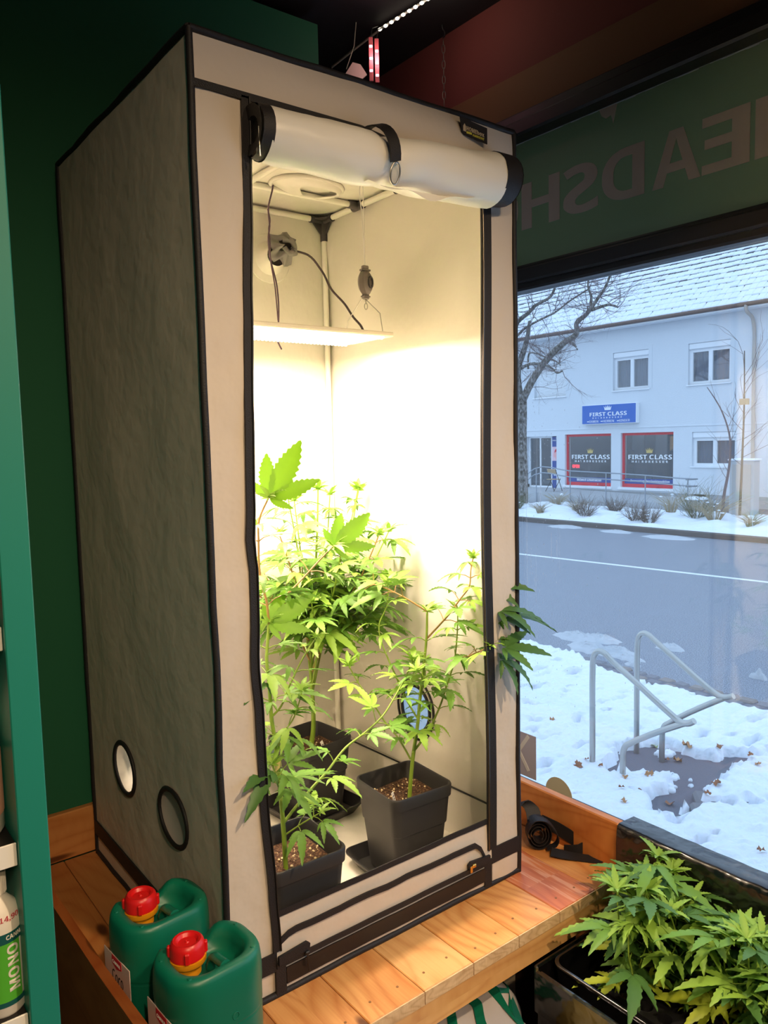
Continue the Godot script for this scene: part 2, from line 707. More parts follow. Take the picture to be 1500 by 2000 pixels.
# ---------------------------------------------------------------- shop room
func shop_lamps() -> void:
	# track spots aimed at the display, and one flat panel deeper in the shop; all outside the frame
	var spots := [[V(0.45, 2.26, 1.8), V(0.4, -0.1, 0.0), 3.7, 42.0, "white track spot lamp aimed at the tent front and the cuttings"], [V(-0.78, 2.26, 2.35), V(-0.1, 0.1, -0.3), 3.0, 38.0, "white track spot lamp aimed at the jerrycans and the tent's left side"]]
	for s in spots:
		var t := thing("spot_lamp", s[4], "lamp", s[0], "track spot lamps")
		var d: Vector3 = (s[1] - s[0]).normalized()
		var b := Basis.looking_at(d, Vector3.UP)
		var h := S()
		lathe(h, [Vector2(0.0, 0.11), Vector2(0.035, 0.11), Vector2(0.045, 0.09), Vector2(0.05, -0.002), Vector2(0.046, -0.004), Vector2(0.043, 0.01)], 24, Transform3D(b * Basis(Vector3.RIGHT, PI / 2), Vector3.ZERO))
		tube(h, PackedVector3Array([V(0, 0.03, 0), V(0, 0.175, 0)]), 0.009, 0.009, 8)
		obj("housing", h, M["frame black"], t)
		var g := S()
		lathe(g, [Vector2(0.0, 0.004), Vector2(0.042, 0.004), Vector2(0.042, 0.008), Vector2(0.0, 0.008)], 24, Transform3D(b * Basis(Vector3.RIGHT, PI / 2), Vector3.ZERO))
		var gm: StandardMaterial3D = M["led glow"].duplicate()
		gm.emission = Color(1.0, 0.88, 0.7)
		gm.emission_energy_multiplier = 2.0
		obj("lens", g, gm, t)
		var l := SpotLight3D.new()
		l.name = "spot_light"
		l.position = d * 0.012
		l.basis = b
		l.light_color = Color(1.0, 0.87, 0.70)
		l.light_energy = s[2]
		l.spot_angle = s[3]
		l.spot_angle_attenuation = 1.0
		l.spot_range = 12.0
		l.spot_attenuation = 2.0
		l.light_size = 0.045
		l.shadow_enabled = true
		t.add_child(l)
	var t := thing("ceiling_lamp", "warm white ceiling panel lamp deeper in the shop", "lamp", V(-0.8, 2.375, 3.3))
	var h := S()
	box(h, V(0, 0.035, 0), V(1.24, 0.05, 0.34), 0.008)
	obj("housing", h, M["frame black"], t)
	var g := S()
	box(g, V(0, 0.006, 0), V(1.2, 0.012, 0.3), 0.003)
	var gm: StandardMaterial3D = M["led glow"].duplicate()
	gm.emission = Color(1.0, 0.85, 0.65)
	gm.emission_energy_multiplier = 1.5
	obj("diffuser", g, gm, t)
	var a := AreaLight3D.new()
	a.name = "panel_light"
	a.area_size = Vector2(1.2, 0.3)
	a.light_color = Color(1.0, 0.88, 0.72)
	a.light_energy = 3.0
	a.area_range = 12.0
	a.shadow_enabled = true
	a.position = V(0, -0.01, 0)
	a.rotation.x = -PI / 2
	t.add_child(a)


func room() -> void:
	var st := S()
	span(st, V(-3.2, -0.66, -1.7), V(1.25, -0.56, 4.6))
	struct("floor", st, M["shop floor"])
	st = S()
	span(st, V(-3.2, 2.435, -1.7), V(1.4, 2.55, 4.6))
	struct("ceiling", st, M["black paint"])
	st = S()
	span(st, V(-3.2, -0.66, -0.93), V(0.818, 2.39, -0.83))
	struct("wall_back", st, M["green paint"])
	st = S()
	span(st, V(-3.2, -0.66, -1.7), V(1.4, 2.55, -1.6))
	struct("wall_recess", st, M["black paint"])
	st = S()
	span(st, V(-3.3, -0.66, -1.7), V(-3.2, 2.55, 4.6))
	struct("wall_left", st, M["green paint"])
	st = S()
	span(st, V(-3.3, -0.66, 4.6), V(1.4, 2.55, 4.7))
	struct("wall_front", st, M["wall plaster"])
	# the window wall: parapet, red and ochre bands, frame, panes
	var X := 1.25
	st = S()
	span(st, V(X, -1.5, -1.7), V(X + 0.13, -0.1, 4.7))
	span(st, V(1.012, -0.16, -1.7), V(X, -0.1, 4.6))
	span(st, V(X, -0.1, 3.4), V(X + 0.15, 2.2, 4.7))
	struct("wall_window", st, M["black paint"])
	st = S()
	span(st, V(X, 2.192, -1.7), V(X + 0.15, 2.55, 4.7))
	struct("trim_1", st, M["red paint"], "dark red painted band above the shop window", "")
	st = S()
	span(st, V(X - 0.004, 2.0, -1.7), V(X + 0.15, 2.192, 4.7))
	struct("trim_2", st, M["ochre paint"], "brown ochre painted band above the shop window", "")
	var w := thing("window_1", "wide shop window in a black frame with a green lettered upper pane", "window")
	tag(w, "", "", "", "structure")
	st = S()
	span(st, V(X - 0.05, 1.99, -1.6), V(X + 0.04, 2.035, 3.4), 0.006)
	span(st, V(X - 0.035, 2.02, -1.6), V(X, 2.063, 3.4), 0.004)
	obj("top_rail", st, M["frame black"], w)
	st = S()
	span(st, V(X - 0.035, 1.54, -1.6), V(X + 0.03, 1.616, 3.4), 0.006)
	span(st, V(X - 0.052, 1.56, -1.6), V(X - 0.03, 1.602, 3.4), 0.005)
	obj("transom", st, M["frame black"], w)
	st = S()
	span(st, V(X - 0.02, -0.1, -1.6), V(X + 0.03, -0.03, 3.4), 0.006)
	span(st, V(X - 0.02, -0.1, 3.32), V(X + 0.03, 2.0, 3.4), 0.006)
	span(st, V(X - 0.02, -0.1, -1.6), V(X + 0.03, 2.0, -1.53), 0.006)
	obj("frame", st, M["frame black"], w)
	st = S()
	span(st, V(X, -0.03, -1.53), V(X + 0.006, 1.54, 3.32))
	obj("pane", st, M["window glass"], w)
	st = S()
	span(st, V(X + 0.006, 1.616, -1.53), V(X + 0.01, 1.99, 3.32))
	var film := obj("upper_pane", st, M["window film green"], w)
	tag(film, "upper pane covered with dark green film", "")
	# HEADSHOP reads from the street; from inside it is mirrored
	var ltr := S()
	var word := "HEADSHOP"
	var z0 := 0.473
	var ends := [[0.57, 0.452], [0.441, 0.335], [0.332, 0.213], [0.192, 0.074], [0.062, -0.045], [-0.057, -0.187], [-0.2, -0.32], [-0.335, -0.43]]
	for i in word.length():
		var za: float = 1.2838 + (ends[i][0] - 1.2838) * 1.1353
		var zb: float = 1.2838 + (ends[i][1] - 1.2838) * 1.1353
		text(ltr, word[i], V(X + 0.0045, 1.73, za), V(0, 0, zb - za), V(0, 0.135, 0), 0.0012)
	obj("letter", ltr, M["film letters"], film)
	# the torn corner of the film and the worn frosty edges
	st = S()
	prism(st, PackedVector2Array([Vector2(0, 0), Vector2(0.059, 0.0), Vector2(0.046, -0.05), Vector2(0.039, -0.025), Vector2(0.023, -0.03), Vector2(0.009, -0.02)]), 0.0015, Transform3D(Basis(V(0, 0, 1), V(0, 1, 0), V(-1, 0, 0)), V(X + 0.0055, 1.99, -0.10)))
	obj("torn_patch", st, M["film letters"], film)
	st = S()
	for e in [[1.6165, 0.004], [1.9885, 0.004]]:
		for k in 60:
			var z := -0.6 + k * 0.03
			box(st, V(X + 0.004, e[0] + rng.randf_range(0, 0.003), z), V(0.003, e[1] * rng.randf_range(0.5, 1.3), 0.031))
	obj("frost_edge", st, M["frost edge"], film)
	# ceiling fittings above the tent: LED strip, its dangling ends, a chain
	led_strip()


func led_strip() -> void:
	var t := thing("led_strip", "strip of small white LEDs running along the dark ceiling edge", "light strip", V(1.027, 2.418, -0.782))
	var a := Vector3.ZERO
	var b := V(0.02, 0.004, 0.234)
	var d := b - a
	var st := S()
	tube(st, PackedVector3Array([a - d * 0.05, b + d * 2.0]), 0.005, 0.005, 4, true, 0.3)
	obj("tape", st, M["white plastic"], t)
	st = S()
	for k in 30:
		box(st, d * (0.02 + k * 0.115) + V(-0.004, -0.004, 0), V(0.011, 0.007, 0.012), 0.002)
	var m: StandardMaterial3D = M["led glow"].duplicate()
	m.emission_energy_multiplier = 2.2
	obj("diode", st, m, t)
	var o := OmniLight3D.new()
	o.name = "strip_light"
	o.position = d * 1.2 + V(-0.03, -0.03, 0)
	o.light_color = Color(1, 0.95, 0.85)
	o.light_energy = 0.02
	o.light_size = 0.1
	o.omni_range = 8.0
	o.shadow_enabled = true
	t.add_child(o)
	# the dark rear end of the tape
	st = S()
	tube(st, PackedVector3Array([V(0, 0, 0), V(0.003, -0.002, -0.12), V(0.008, -0.006, -0.29)]), 0.006, 0.005, 4, true, 0.3)
	obj("loose_end", st, M["led housing"], t)
	var pm: StandardMaterial3D = mat("pink tape", rgb(216, 120, 120), 0.5)
	var pl: StandardMaterial3D = M["led glow"].duplicate()
	pl.emission = Color(1.0, 0.8, 0.85)
	pl.emission_energy_multiplier = 1.6
	var x := 0
	for p in [[0.0, 0.0], [0.02, 0.004]]:
		var h := thing("hanging_led_strip", ["pink lit LED strip end hanging over the tent, the one nearer the green wall", "pink lit LED strip end hanging over the tent, the one nearer the window"][x], "light strip", V(0.925 + p[0], 2.328, -0.7 + p[1]), "hanging LED strip ends")
		x += 1
		st = S()
		box(st, V(0, -0.062, 0), V(0.013, 0.13, 0.003), 0.001, Basis(Vector3.UP, -0.6))
		obj("tape", st, pm, h)
		st = S()
		for k in 3:
			box(st, Basis(Vector3.UP, -0.6) * V(0, -0.025 - 0.036 * k - p[0] * 0.5, 0.003), V(0.01, 0.007, 0.004), 0.001, Basis(Vector3.UP, -0.6))
		obj("diode", st, pl, h)
		st = S()
		tube(st, PackedVector3Array([V(0, 0.0, 0), V(0.03, 0.05, -0.03), V(0.09, 0.094, -0.075)]), 0.0015, 0.0015, 5)
		obj("wire", st, M["frame black"], h)
		var po := OmniLight3D.new()
		po.name = "end_light"
		po.position = V(0.0, -0.06, 0.02)
		po.light_color = Color(1, 0.7, 0.75)
		po.light_energy = 0.004
		po.light_size = 0.02
		po.omni_range = 8.0
		po.shadow_enabled = true
		h.add_child(po)
	# a bent white plate above the tent
	var hp := S()
	prism(hp, PackedVector2Array([Vector2(0, 0), Vector2(0.05, -0.012), Vector2(0.075, 0.01), Vector2(0.055, 0.04), Vector2(0.03, 0.045)]), 0.006, Transform3D(Basis(Vector3.UP, -0.5), V(0.89, 2.24, -0.8)))
	tube(hp, PackedVector3Array([V(0.91, 2.275, -0.81), V(0.95, 2.36, -0.82), V(0.96, 2.435, -0.82)]), 0.0015, 0.0015, 5)
	tag(obj("white_plate", hp, M["led housing"]), "small bent pale plate hanging behind the pink LED strip ends", "plate")
	# chain
	var c := thing("chain", "thin metal chain hanging from a hook in front of the red band", "chain", V(1.2, 2.18, -0.67))
	for k in 9:
		var ls := S()
		var bs := Basis(Vector3.UP, 0.9 + (PI / 2 if k % 2 else 0.0))
		torus(ls, Transform3D(bs, V(0, 0.012 + k * 0.024, 0)), 0.005, 0.014, 0.0013, 14, 5)
		obj("link", ls, M["dark steel"], c)
	st = S()
	tube(st, smooth(PackedVector3Array([V(0, 0.215, 0), V(0.006, 0.222, 0), V(0.006, 0.236, 0), V(0, 0.24, 0), V(0, 0.27, 0), V(0.06, 0.3, 0)])), 0.0025, 0.0025, 6)
	obj("hook", st, M["frame black"], c)


func bench() -> void:
	var t := thing("bench", "low display bench of orange pine boards under the white tent", "bench")
	var joints := [-0.203, -0.085, 0.062, 0.199, 0.335, 0.47, 0.609, 0.747, 0.882, 0.985]
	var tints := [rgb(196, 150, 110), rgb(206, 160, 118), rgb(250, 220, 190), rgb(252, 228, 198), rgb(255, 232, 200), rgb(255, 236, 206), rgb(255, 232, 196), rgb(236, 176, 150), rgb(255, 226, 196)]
	for i in joints.size() - 1:
		var st := S()
		span(st, V(joints[i] + 0.0008, -0.029, -0.806), V(joints[i + 1] - 0.0008, 0.0, 0.1745 + rng.randf_range(-0.001, 0.001)), 0.0018)
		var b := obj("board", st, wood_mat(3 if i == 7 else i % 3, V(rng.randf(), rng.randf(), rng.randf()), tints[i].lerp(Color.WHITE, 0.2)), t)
		st = S()
		span(st, V(joints[i] + 0.001, -0.0285, 0.1742), V(joints[i + 1] - 0.001, -0.0015, 0.1762))
		var eg := StandardMaterial3D.new()
		eg.albedo_texture = M["end grain"]
		eg.roughness = 0.7
		tri_mat(eg, V(5, 9, 5))
		eg.uv1_offset = V(rng.randf(), rng.randf(), 0)
		obj("end_grain", st, eg, b)
		for k in 2:
			var ns := S()
			lathe(ns, [Vector2(0, 0.0008), Vector2(0.0026, 0.0008), Vector2(0.003, 0.0)], 8, Transform3D(Basis(), V(lerpf(joints[i], joints[i + 1], 0.25 + 0.5 * k), 0.0, 0.135 + rng.randf_range(-0.01, 0.01))))
			obj("nail", ns, M["nail"], b)
	var st := S()
	span(st, V(-0.165, -0.088, 0.152), V(0.985, -0.029, 0.1735), 0.002)
	obj("front_beam", st, wood_mat(1, V(0.3, 0.2, 0.1), rgb(255, 240, 216), V(0.85, 3.4, 0.85)), t)
	st = S()
	prism(st, PackedVector2Array([Vector2(-0.806, -0.115), Vector2(0.19, -0.115), Vector2(0.19, 0.183), Vector2(-0.07, 0.160), Vector2(-0.806, 0.125)]), 0.018, Transform3D(Basis(V(0, 0, 1), V(0, 1, 0), V(1, 0, 0)), V(-0.222, 0, 0)))
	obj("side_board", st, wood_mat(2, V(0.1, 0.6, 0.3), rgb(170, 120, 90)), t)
	for p in [V(-0.1, 0, 0.12), V(0.945, 0, 0.12), V(-0.1, 0, -0.7), V(0.945, 0, -0.7)]:
		st = S()
		span(st, V(p.x - 0.035, -0.56, p.z - 0.03), V(p.x + 0.035, -0.03, p.z + 0.03), 0.003)
		obj("leg", st, wood_mat(0, V(0.5, p.x, p.z), rgb(232, 190, 150), V(3.4, 0.85, 3.4)), t)
	st = S()
	span(st, V(-0.4, 0.0, -0.83), V(0.985, 0.128, -0.807), 0.003)
	struct("trim_3", st, wood_mat(1, V(0.7, 0.1, 0.4), rgb(232, 190, 150), V(0.85, 3.4, 0.85)), "pine board standing along the foot of the green wall", "")
	st = S()
	span(st, V(0.985, -0.03, -0.83), V(1.011, 0.127, 0.164), 0.003)
	struct("trim_4", st, wood_mat(0, V(0.22, 0.4, 0.75), rgb(240, 196, 150)), "pine ledge board along the foot of the shop window", "")
	# board closing the space below the bench
	st = S()
	span(st, V(0.05, -0.56, -0.12), V(0.9, -0.1, -0.105), 0.002)
	tag(obj("cream_board", st, M["cream board"]), "cream coloured board closing the space below the bench", "board")


# ---------------------------------------------------------------- the tent
func cloth(p: Vector3, n: Vector3, amp: float) -> Vector3:
	return p + n * wrinkle.get_noise_3d(p.x * 3.1, p.y * 1.7, p.z * 3.1) * amp + n * wrinkle.get_noise_3d(p.x * 9.0 + 20.0, p.y * 6.0, p.z * 9.0) * amp * 0.35


func zip_x(y: float) -> float:
	# inner edge of the left door post, which bows as cloth does
	var c := [[0.0, 0.112], [0.107, 0.11], [0.214, 0.105], [0.415, 0.093], [0.577, 0.091], [0.677, 0.085], [0.775, 0.089], [0.852, 0.09], [0.915, 0.085], [0.968, 0.089], [1.156, 0.093], [1.341, 0.099], [1.522, 0.106], [1.656, 0.109], [1.9, 0.11]]
	for i in c.size() - 1:
		if y <= c[i + 1][0]:
			return lerpf(c[i][1], c[i + 1][1], smoothstep(0.0, 1.0, (y - c[i][0]) / (c[i + 1][0] - c[i][0])))
	return 0.11


func sheet(called: String, a: Vector3, du: Vector3, dv: Vector3, m: Material, parent: Node, amp := 0.004, nu := 16, nv := 40, thick := 0.0) -> MeshInstance3D:
	var st := S()
	var n := du.cross(dv).normalized()
	for side in ([0.0] if thick == 0.0 else [0.0, -thick]):
		surf(st, nu, nv, func(u, v):
			var e: float = minf(1.0, 8.0 * minf(minf(u, 1 - u), minf(v, 1 - v)) + 0.15)
			return cloth(a + du * u + dv * v, n, amp * e) + n * side, side == 0.0)
	return obj(called, st, m, parent)


func tent() -> void:
	var W := 0.8
	var D := 0.79
	var H := 1.8
	var t := thing("grow_tent", "tall white fabric grow tent with black piping and its door rolled up", "tent")
	var F: Material = M["tent fabric"]
	var L: Material = M["tent lining"]
	var B: Material = M["black webbing"]
	# outer skin, 2 mm proud of the inner lining
	var st := S()
	var side := func(q: Vector2) -> Vector3: return cloth(V(0, q.y, q.x), Vector3.LEFT, 0.007 * minf(1.0, 6.0 * minf(minf(-q.x, D + q.x), minf(q.y, H - q.y))))
	holed(st, Vector2(-D, 0), Vector2(0, H), [[Vector2(-0.529, 0.323), 0.07, 0.062], [Vector2(-0.237, 0.312), 0.076, 0.061]], 0.05, side)
	obj("left_panel", st, F, t)
	st = S()
	holed(st, Vector2(-D, 0), Vector2(0, H), [[Vector2(-0.388, 0.322), 0.062, 0.068]], 0.08, func(q: Vector2) -> Vector3: return V(W, q.y, q.x), true)
	obj("right_panel", st, F, t)
	sheet("back_panel", V(0, 0, -D), V(W, 0, 0), V(0, H, 0), F, t, 0.003, 8, 16)
	sheet("top_panel", V(0, H, -D), V(W, 0, 0), V(0, 0, D), F, t, 0.004, 8, 8)
	# front: header band, two posts, threshold
	st = S()
	for off in [0.0, -0.003]:
		surf(st, 40, 6, func(u, v):
			var sag := 0.012 * exp(-pow((u - 0.62) / 0.2, 2.0))
			var bulge: float = 0.03 * sin(PI * v) * exp(-pow((u - 0.55) / 0.3, 2.0)) * 0.6 + 0.02 * (1.0 - v) * exp(-pow((u - 0.75) / 0.15, 2.0))
			return cloth(V(W * u, lerpf(1.71 - sag, H, v), bulge + off), Vector3.BACK, 0.003), off == 0.0)
	obj("header_band", st, F, t)
	st = S()
	for off in [0.0, -0.003]:
		surf(st, 8, 70, func(u, v):
			var y: float = lerpf(0.0, 1.71, v)
			return cloth(V(u * (zip_x(y) - 0.012), y, off), Vector3.BACK, 0.011 * minf(1.0, 5.0 * u + 0.1)), off == 0.0)
	obj("left_post_panel", st, F, t)
	st = S()
	for off in [0.0, -0.003]:
		surf(st, 8, 60, func(u, v):
			var y: float = lerpf(0.0, 1.71, v)
			return cloth(V(lerpf(0.705, W, u), y, off), Vector3.BACK, 0.009 * minf(1.0, 5.0 * (1.0 - u) + 0.1)), off == 0.0)
	obj("right_post_panel", st, F, t)
	st = S()
	for off in [0.0, -0.003]:
		surf(st, 40, 10, func(u, v): return cloth(V(lerpf(0.1, 0.7, u), 0.17 * v, off + 0.004 * sin(PI * v)), Vector3.BACK, 0.003), off == 0.0)
	obj("threshold_panel", st, F, t)
	# white inner lining
	st = S()
	var e := 0.005
	var inner := func(q: Vector2) -> Vector3: return side.call(q) + V(e, 0, 0)
	holed(st, Vector2(-D + e, 0.14), Vector2(-e, H - e), [[Vector2(-0.529, 0.323), 0.07, 0.062], [Vector2(-0.237, 0.312), 0.076, 0.061]], 0.06, inner, true)
	obj("left_lining", st, L, t)
	st = S()
	holed(st, Vector2(-D + e, 0.14), Vector2(-e, H - e), [[Vector2(-0.388, 0.322), 0.062, 0.068]], 0.03, func(q: Vector2) -> Vector3:
		var fold: float = 0.006 * sin(q.x * 60.0 + q.y * 26.0) * smoothstep(0.9, 0.3, q.y) * smoothstep(-0.5, -0.2, q.x)
		var calm: float = smoothstep(0.15, 0.24, q.y) * smoothstep(0.09, 0.17, q.distance_to(Vector2(-0.388, 0.322)))
		return V(W - e - calm * (absf(fold) + 0.012 * (0.5 + wrinkle.get_noise_2d(q.x * 3.0, q.y * 1.7))), q.y, q.x))
	obj("right_lining", st, L, t)
	sheet("back_lining", V(e, 0.14, -D + 0.014), V(W - 2 * e, 0, 0), V(0, H - e - 0.14, 0), L, t, 0.012, 24, 48)
	sheet("roof_lining", V(e, H - 0.012, -D + e), V(W - 2 * e, 0, 0), V(0, 0, D - 2 * e), L, t, 0.01, 24, 24)
	st = S()
	surf(st, 20, 2, func(u, v): return V(lerpf(e, W - e, u), lerpf(1.69, H - e, v), -0.006))
	for x in [[e, 0.095], [0.705, W - e]]:
		surf(st, 2, 20, func(u, v): return V(lerpf(x[0], x[1], u), lerpf(0.01, 1.7, v), -0.006))
	obj("front_lining", st, L, t)
	# floor tub with upturned walls and a dark hem
	st = S()
	surf(st, 20, 20, func(u, v): return cloth(V(lerpf(0.008, W - 0.008, u), 0.006, lerpf(-D + 0.008, -0.012, v)), Vector3.UP, 0.004), true)
	for w in [[V(0.008, 0, -0.012), V(0, 0, -D + 0.02)], [V(0.008, 0, -D + 0.008), V(W - 0.016, 0, 0)], [V(W - 0.008, 0, -D + 0.008), V(0, 0, D - 0.02)], [V(W - 0.008, 0, -0.01), V(-W + 0.016, 0, 0)]]:
		surf(st, 16, 4, func(u, v): return cloth(w[0] + w[1] * u + V(0, 0.14 * v, 0), V(w[1].z, 0, -w[1].x).normalized(), 0.003))
	obj("floor_tub", st, L, t)
	st = S()
	tube(st, PackedVector3Array([V(0.01, 0.14, -0.012), V(0.01, 0.14, -D + 0.012)]), 0.0028, 0.0028, 6)
	tube(st, PackedVector3Array([V(0.01, 0.14, -D + 0.012), V(W - 0.011, 0.13, -D + 0.012)]), 0.0028, 0.0028, 6)
	tube(st, PackedVector3Array([V(W - 0.012, 0.13, -D + 0.012), V(W - 0.012, 0.139, -0.45), V(W - 0.012, 0.147, -0.012)]), 0.0028, 0.0028, 6)
	obj("tub_hem", st, M["black zip"], t)
	st = S()
	for p in [[0.36, -0.2], [0.4, -0.16], [0.43, -0.19], [0.38, -0.27], [0.41, -0.33], [0.45, -0.38], [0.43, -0.3], [0.36, -0.14], [0.33, -0.18]]:
		lathe(st, [Vector2(0, 0.0014), Vector2(0.008 + 0.004 * rng.randf(), 0.0012), Vector2(0.013 + 0.004 * rng.randf(), 0.0)], 12, Transform3D(Basis(), V(p[0], 0.0085, p[1])), 0.7 + 0.5 * rng.randf())
	obj("water_stain", st, mat("stain", rgb(206, 190, 140), 0.3), t)
	# rod lying in the tub
	st = S()
	tube(st, PackedVector3Array([V(0.66, 0.03, -0.12), V(0.785, 0.03, -0.09)]), 0.006, 0.006, 8)
	obj("tub_rod", st, M["pole white"], t)
	# piping along every outer edge
	for ed in [[V(0, 0, 0), V(0, H, 0)], [V(W, 0, 0), V(W, H, 0)], [V(0, 0, -D), V(0, H, -D)], [V(W, 0, -D), V(W, H, -D)], [V(0, H, 0), V(W, H, 0)], [V(0, H, -D), V(W, H, -D)], [V(0, H, 0), V(0, H, -D)], [V(W, H, 0), V(W, H, -D)], [V(0, 0.005, 0), V(W, 0.005, 0)], [V(0, 0.005, 0), V(0, 0.005, -D)], [V(W, 0.005, 0), V(W, 0.005, -D)]]:
		st = S()
		var pts := PackedVector3Array()
		for k in 19:
			var p: Vector3 = ed[0].lerp(ed[1], k / 18.0)
			if k > 0 and k < 18:
				p += V(wrinkle.get_noise_3d(p.x * 4, p.y * 4, p.z * 4 + 5), wrinkle.get_noise_3d(p.x * 4 + 9, p.y * 4, p.z * 4), 0) * 0.004
			pts.append(p)
		tube(st, pts, 0.0068, 0.0068, 8)
		obj("piping", st, B, t)
	front_trim(t)
	vents(t)
	door_roll(t)
	poles(t)


func hband(st: SurfaceTool, x0: float, x1: float, y0: float, y1: float, z := 0.0035, wob := 0.0015) -> void:
	# a flat black band across the front between the heights y0 and y1
	var p := PackedVector3Array()
	var a := PackedVector3Array()
	for k in 25:
		var x := lerpf(x0, x1, k / 24.0)
		p.append(V(x, (y0 + y1) / 2 + wrinkle.get_noise_2d(x * 5.0, y0 * 40.0) * wob, z))
		a.append(V(0, (y1 - y0) / 2, 0))
	ribbon(st, p, a, 0.003)


func front_trim(t: Node3D) -> void:
	var B: Material = M["black webbing"]
	var st := S()
	var pts := PackedVector3Array()
	var acr := PackedVector3Array()
	for k in 60:
		var y := lerpf(0.096, 1.71, k / 59.0)
		pts.append(V(zip_x(y) - 0.0085, y, 0.004))
		acr.append(V(0.0085, 0, 0))
	ribbon(st, pts, acr, 0.005)
	obj("zip_band", st, B, t)
	st = S()
	for k in 60:
		pts[k].x += 0.007
		pts[k].z = 0.007
	tube(st, pts, 0.0022, 0.0022, 6)
	obj("zip", st, M["black zip"], t)
	st = S()
	pts.clear()
	acr.clear()
	for k in 40:
		var y := lerpf(0.096, 1.66, k / 39.0)
		pts.append(V(0.697 + 0.005 * sin(y * 5.0), y, 0.005))
		acr.append(V(0.0135, 0, 0.002))
	ribbon(st, pts, acr, 0.005)
	obj("zip_band", st, B, t)
	st = S()
	for k in 40:
		pts[k] += V(-0.011, 0, 0.003)
	tube(st, pts, 0.0022, 0.0022, 6)
	obj("zip", st, M["dark steel"], t)
	st = S()
	for k in [0, 1]:
		hband(st, [0.0, 0.7][k], [0.1, 0.8][k], 0.057, 0.096, 0.004)
	obj("corner_strap", st, B, t)
	st = S()
	for x in [-0.004, 0.804]:
		pts.clear()
		acr.clear()
		for k in 17:
			pts.append(V(x, 0.077, -0.79 * k / 16.0))
			acr.append(V(0, 0.0195, 0))
		ribbon(st, pts, acr, 0.004)
	obj("side_strap", st, B, t)
	st = S()
	hband(st, 0.0, 0.8, 1.703, 1.7165, 0.005, 0.0)
	obj("header_seam", st, B, t)
	st = S()
	hband(st, 0.108, 0.69, 0.164, 0.1765, 0.003)
	obj("threshold_hem", st, B, t)
	# the flap's zips: a curved upper one and a straight lower one
	st = S()
	pts.clear()
	acr.clear()
	for k in 33:
		var u := k / 32.0
		var x := lerpf(0.108, 0.678, u)
		var drop: float = 0.012 * pow(1.0 - minf(1.0, u / 0.06), 2.0) + 0.05 * pow(maxf(0.0, (u - 0.93) / 0.07), 2.0)
		pts.append(V(x, 0.1275 - drop + wrinkle.get_noise_2d(x * 6.0, 3.0) * 0.003, 0.008))
		acr.append(V(0, 0.0062, 0))
	ribbon(st, pts, acr, 0.004)
	obj("flap_zip", st, B, t)
	st = S()
	hband(st, 0.098, 0.7, 0.062, 0.0735, 0.007)
	obj("flap_zip", st, B, t)
	st = S()
	hband(st, 0.12, 0.676, 0.021, 0.055, 0.005)
	obj("hook_and_loop_strip", st, M["black zip"], t)
	for x in [0.108, 0.687]:
		st = S()
		box(st, V(x, 0.033, 0.004), V(0.024, 0.056, 0.004), 0.001)
		obj("corner_strap", st, B, t)
	# pull tabs at the ends of the lower zip
	for q in [[0.135, 1.0], [0.652, -1.0]]:
		st = S()
		prism(st, PackedVector2Array([Vector2(-0.035, -0.01), Vector2(0.035, -0.004), Vector2(0.037, 0.008), Vector2(0.03, 0.014), Vector2(-0.035, 0.008)]), 0.006, Transform3D(Basis().scaled(V(q[1], 1, 1)), V(q[0], 0.08, 0.008)))
		obj("pull_tab", st, B, t)
	st = S()
	box(st, V(0.163, 0.072, 0.015), V(0.011, 0.008, 0.008), 0.002)
	box(st, V(0.165, 0.05, 0.016), V(0.005, 0.036, 0.002), 0.0008, Basis(Vector3.BACK, 0.06))
	obj("zip_slider", st, M["black zip"], t)
	st = S()
	box(st, V(0.63, 0.083, 0.015), V(0.012, 0.009, 0.007), 0.002)
	box(st, V(0.622, 0.076, 0.015), V(0.007, 0.016, 0.002), 0.0008)
	obj("zip_slider", st, mat("brass", rgb(220, 170, 90), 0.3, 1.0), t)
	# woven maker's label
	st = S()
	var z := 0.026
	prism(st, PackedVector2Array([Vector2(0.606, 1.782), Vector2(0.612, 1.752), Vector2(0.62, 1.747), Vector2(0.688, 1.741), Vector2(0.688, 1.775)]), 0.002, Transform3D(Basis(), V(0, 0.002, z - 0.002)))
	var lb := obj("woven_label", st, mat("label black", rgb(28, 24, 28), 0.8), t)
	st = S()
	text(st, "HOME", V(0.6245, 1.759, z), V(0.03, -0.002, 0), V(0, 0.009, 0), 0.0008)
	text(st, "box", V(0.656, 1.757, z), V(0.022, -0.0015, 0), V(0, 0.009, 0), 0.0008)
	prism(st, PackedVector2Array([Vector2(0.6145, 1.756), Vector2(0.6225, 1.7555), Vector2(0.6225, 1.766), Vector2(0.6185, 1.772), Vector2(0.6145, 1.7665)]), 0.0008, Transform3D(Basis(), V(0, 0, z)))
	obj("label_text", st, mat("label thread", rgb(190, 170, 140), 0.8), lb)
	st = S()
	span(st, V(0.624, 1.7525, z), V(0.64, 1.757, z + 0.0008))
	text(st, "AMBIENT", V(0.642, 1.7505, z), V(0.036, -0.002, 0), V(0, 0.005, 0), 0.0008)
	obj("label_text", st, mat("label lime", rgb(200, 190, 70), 0.8), lb)


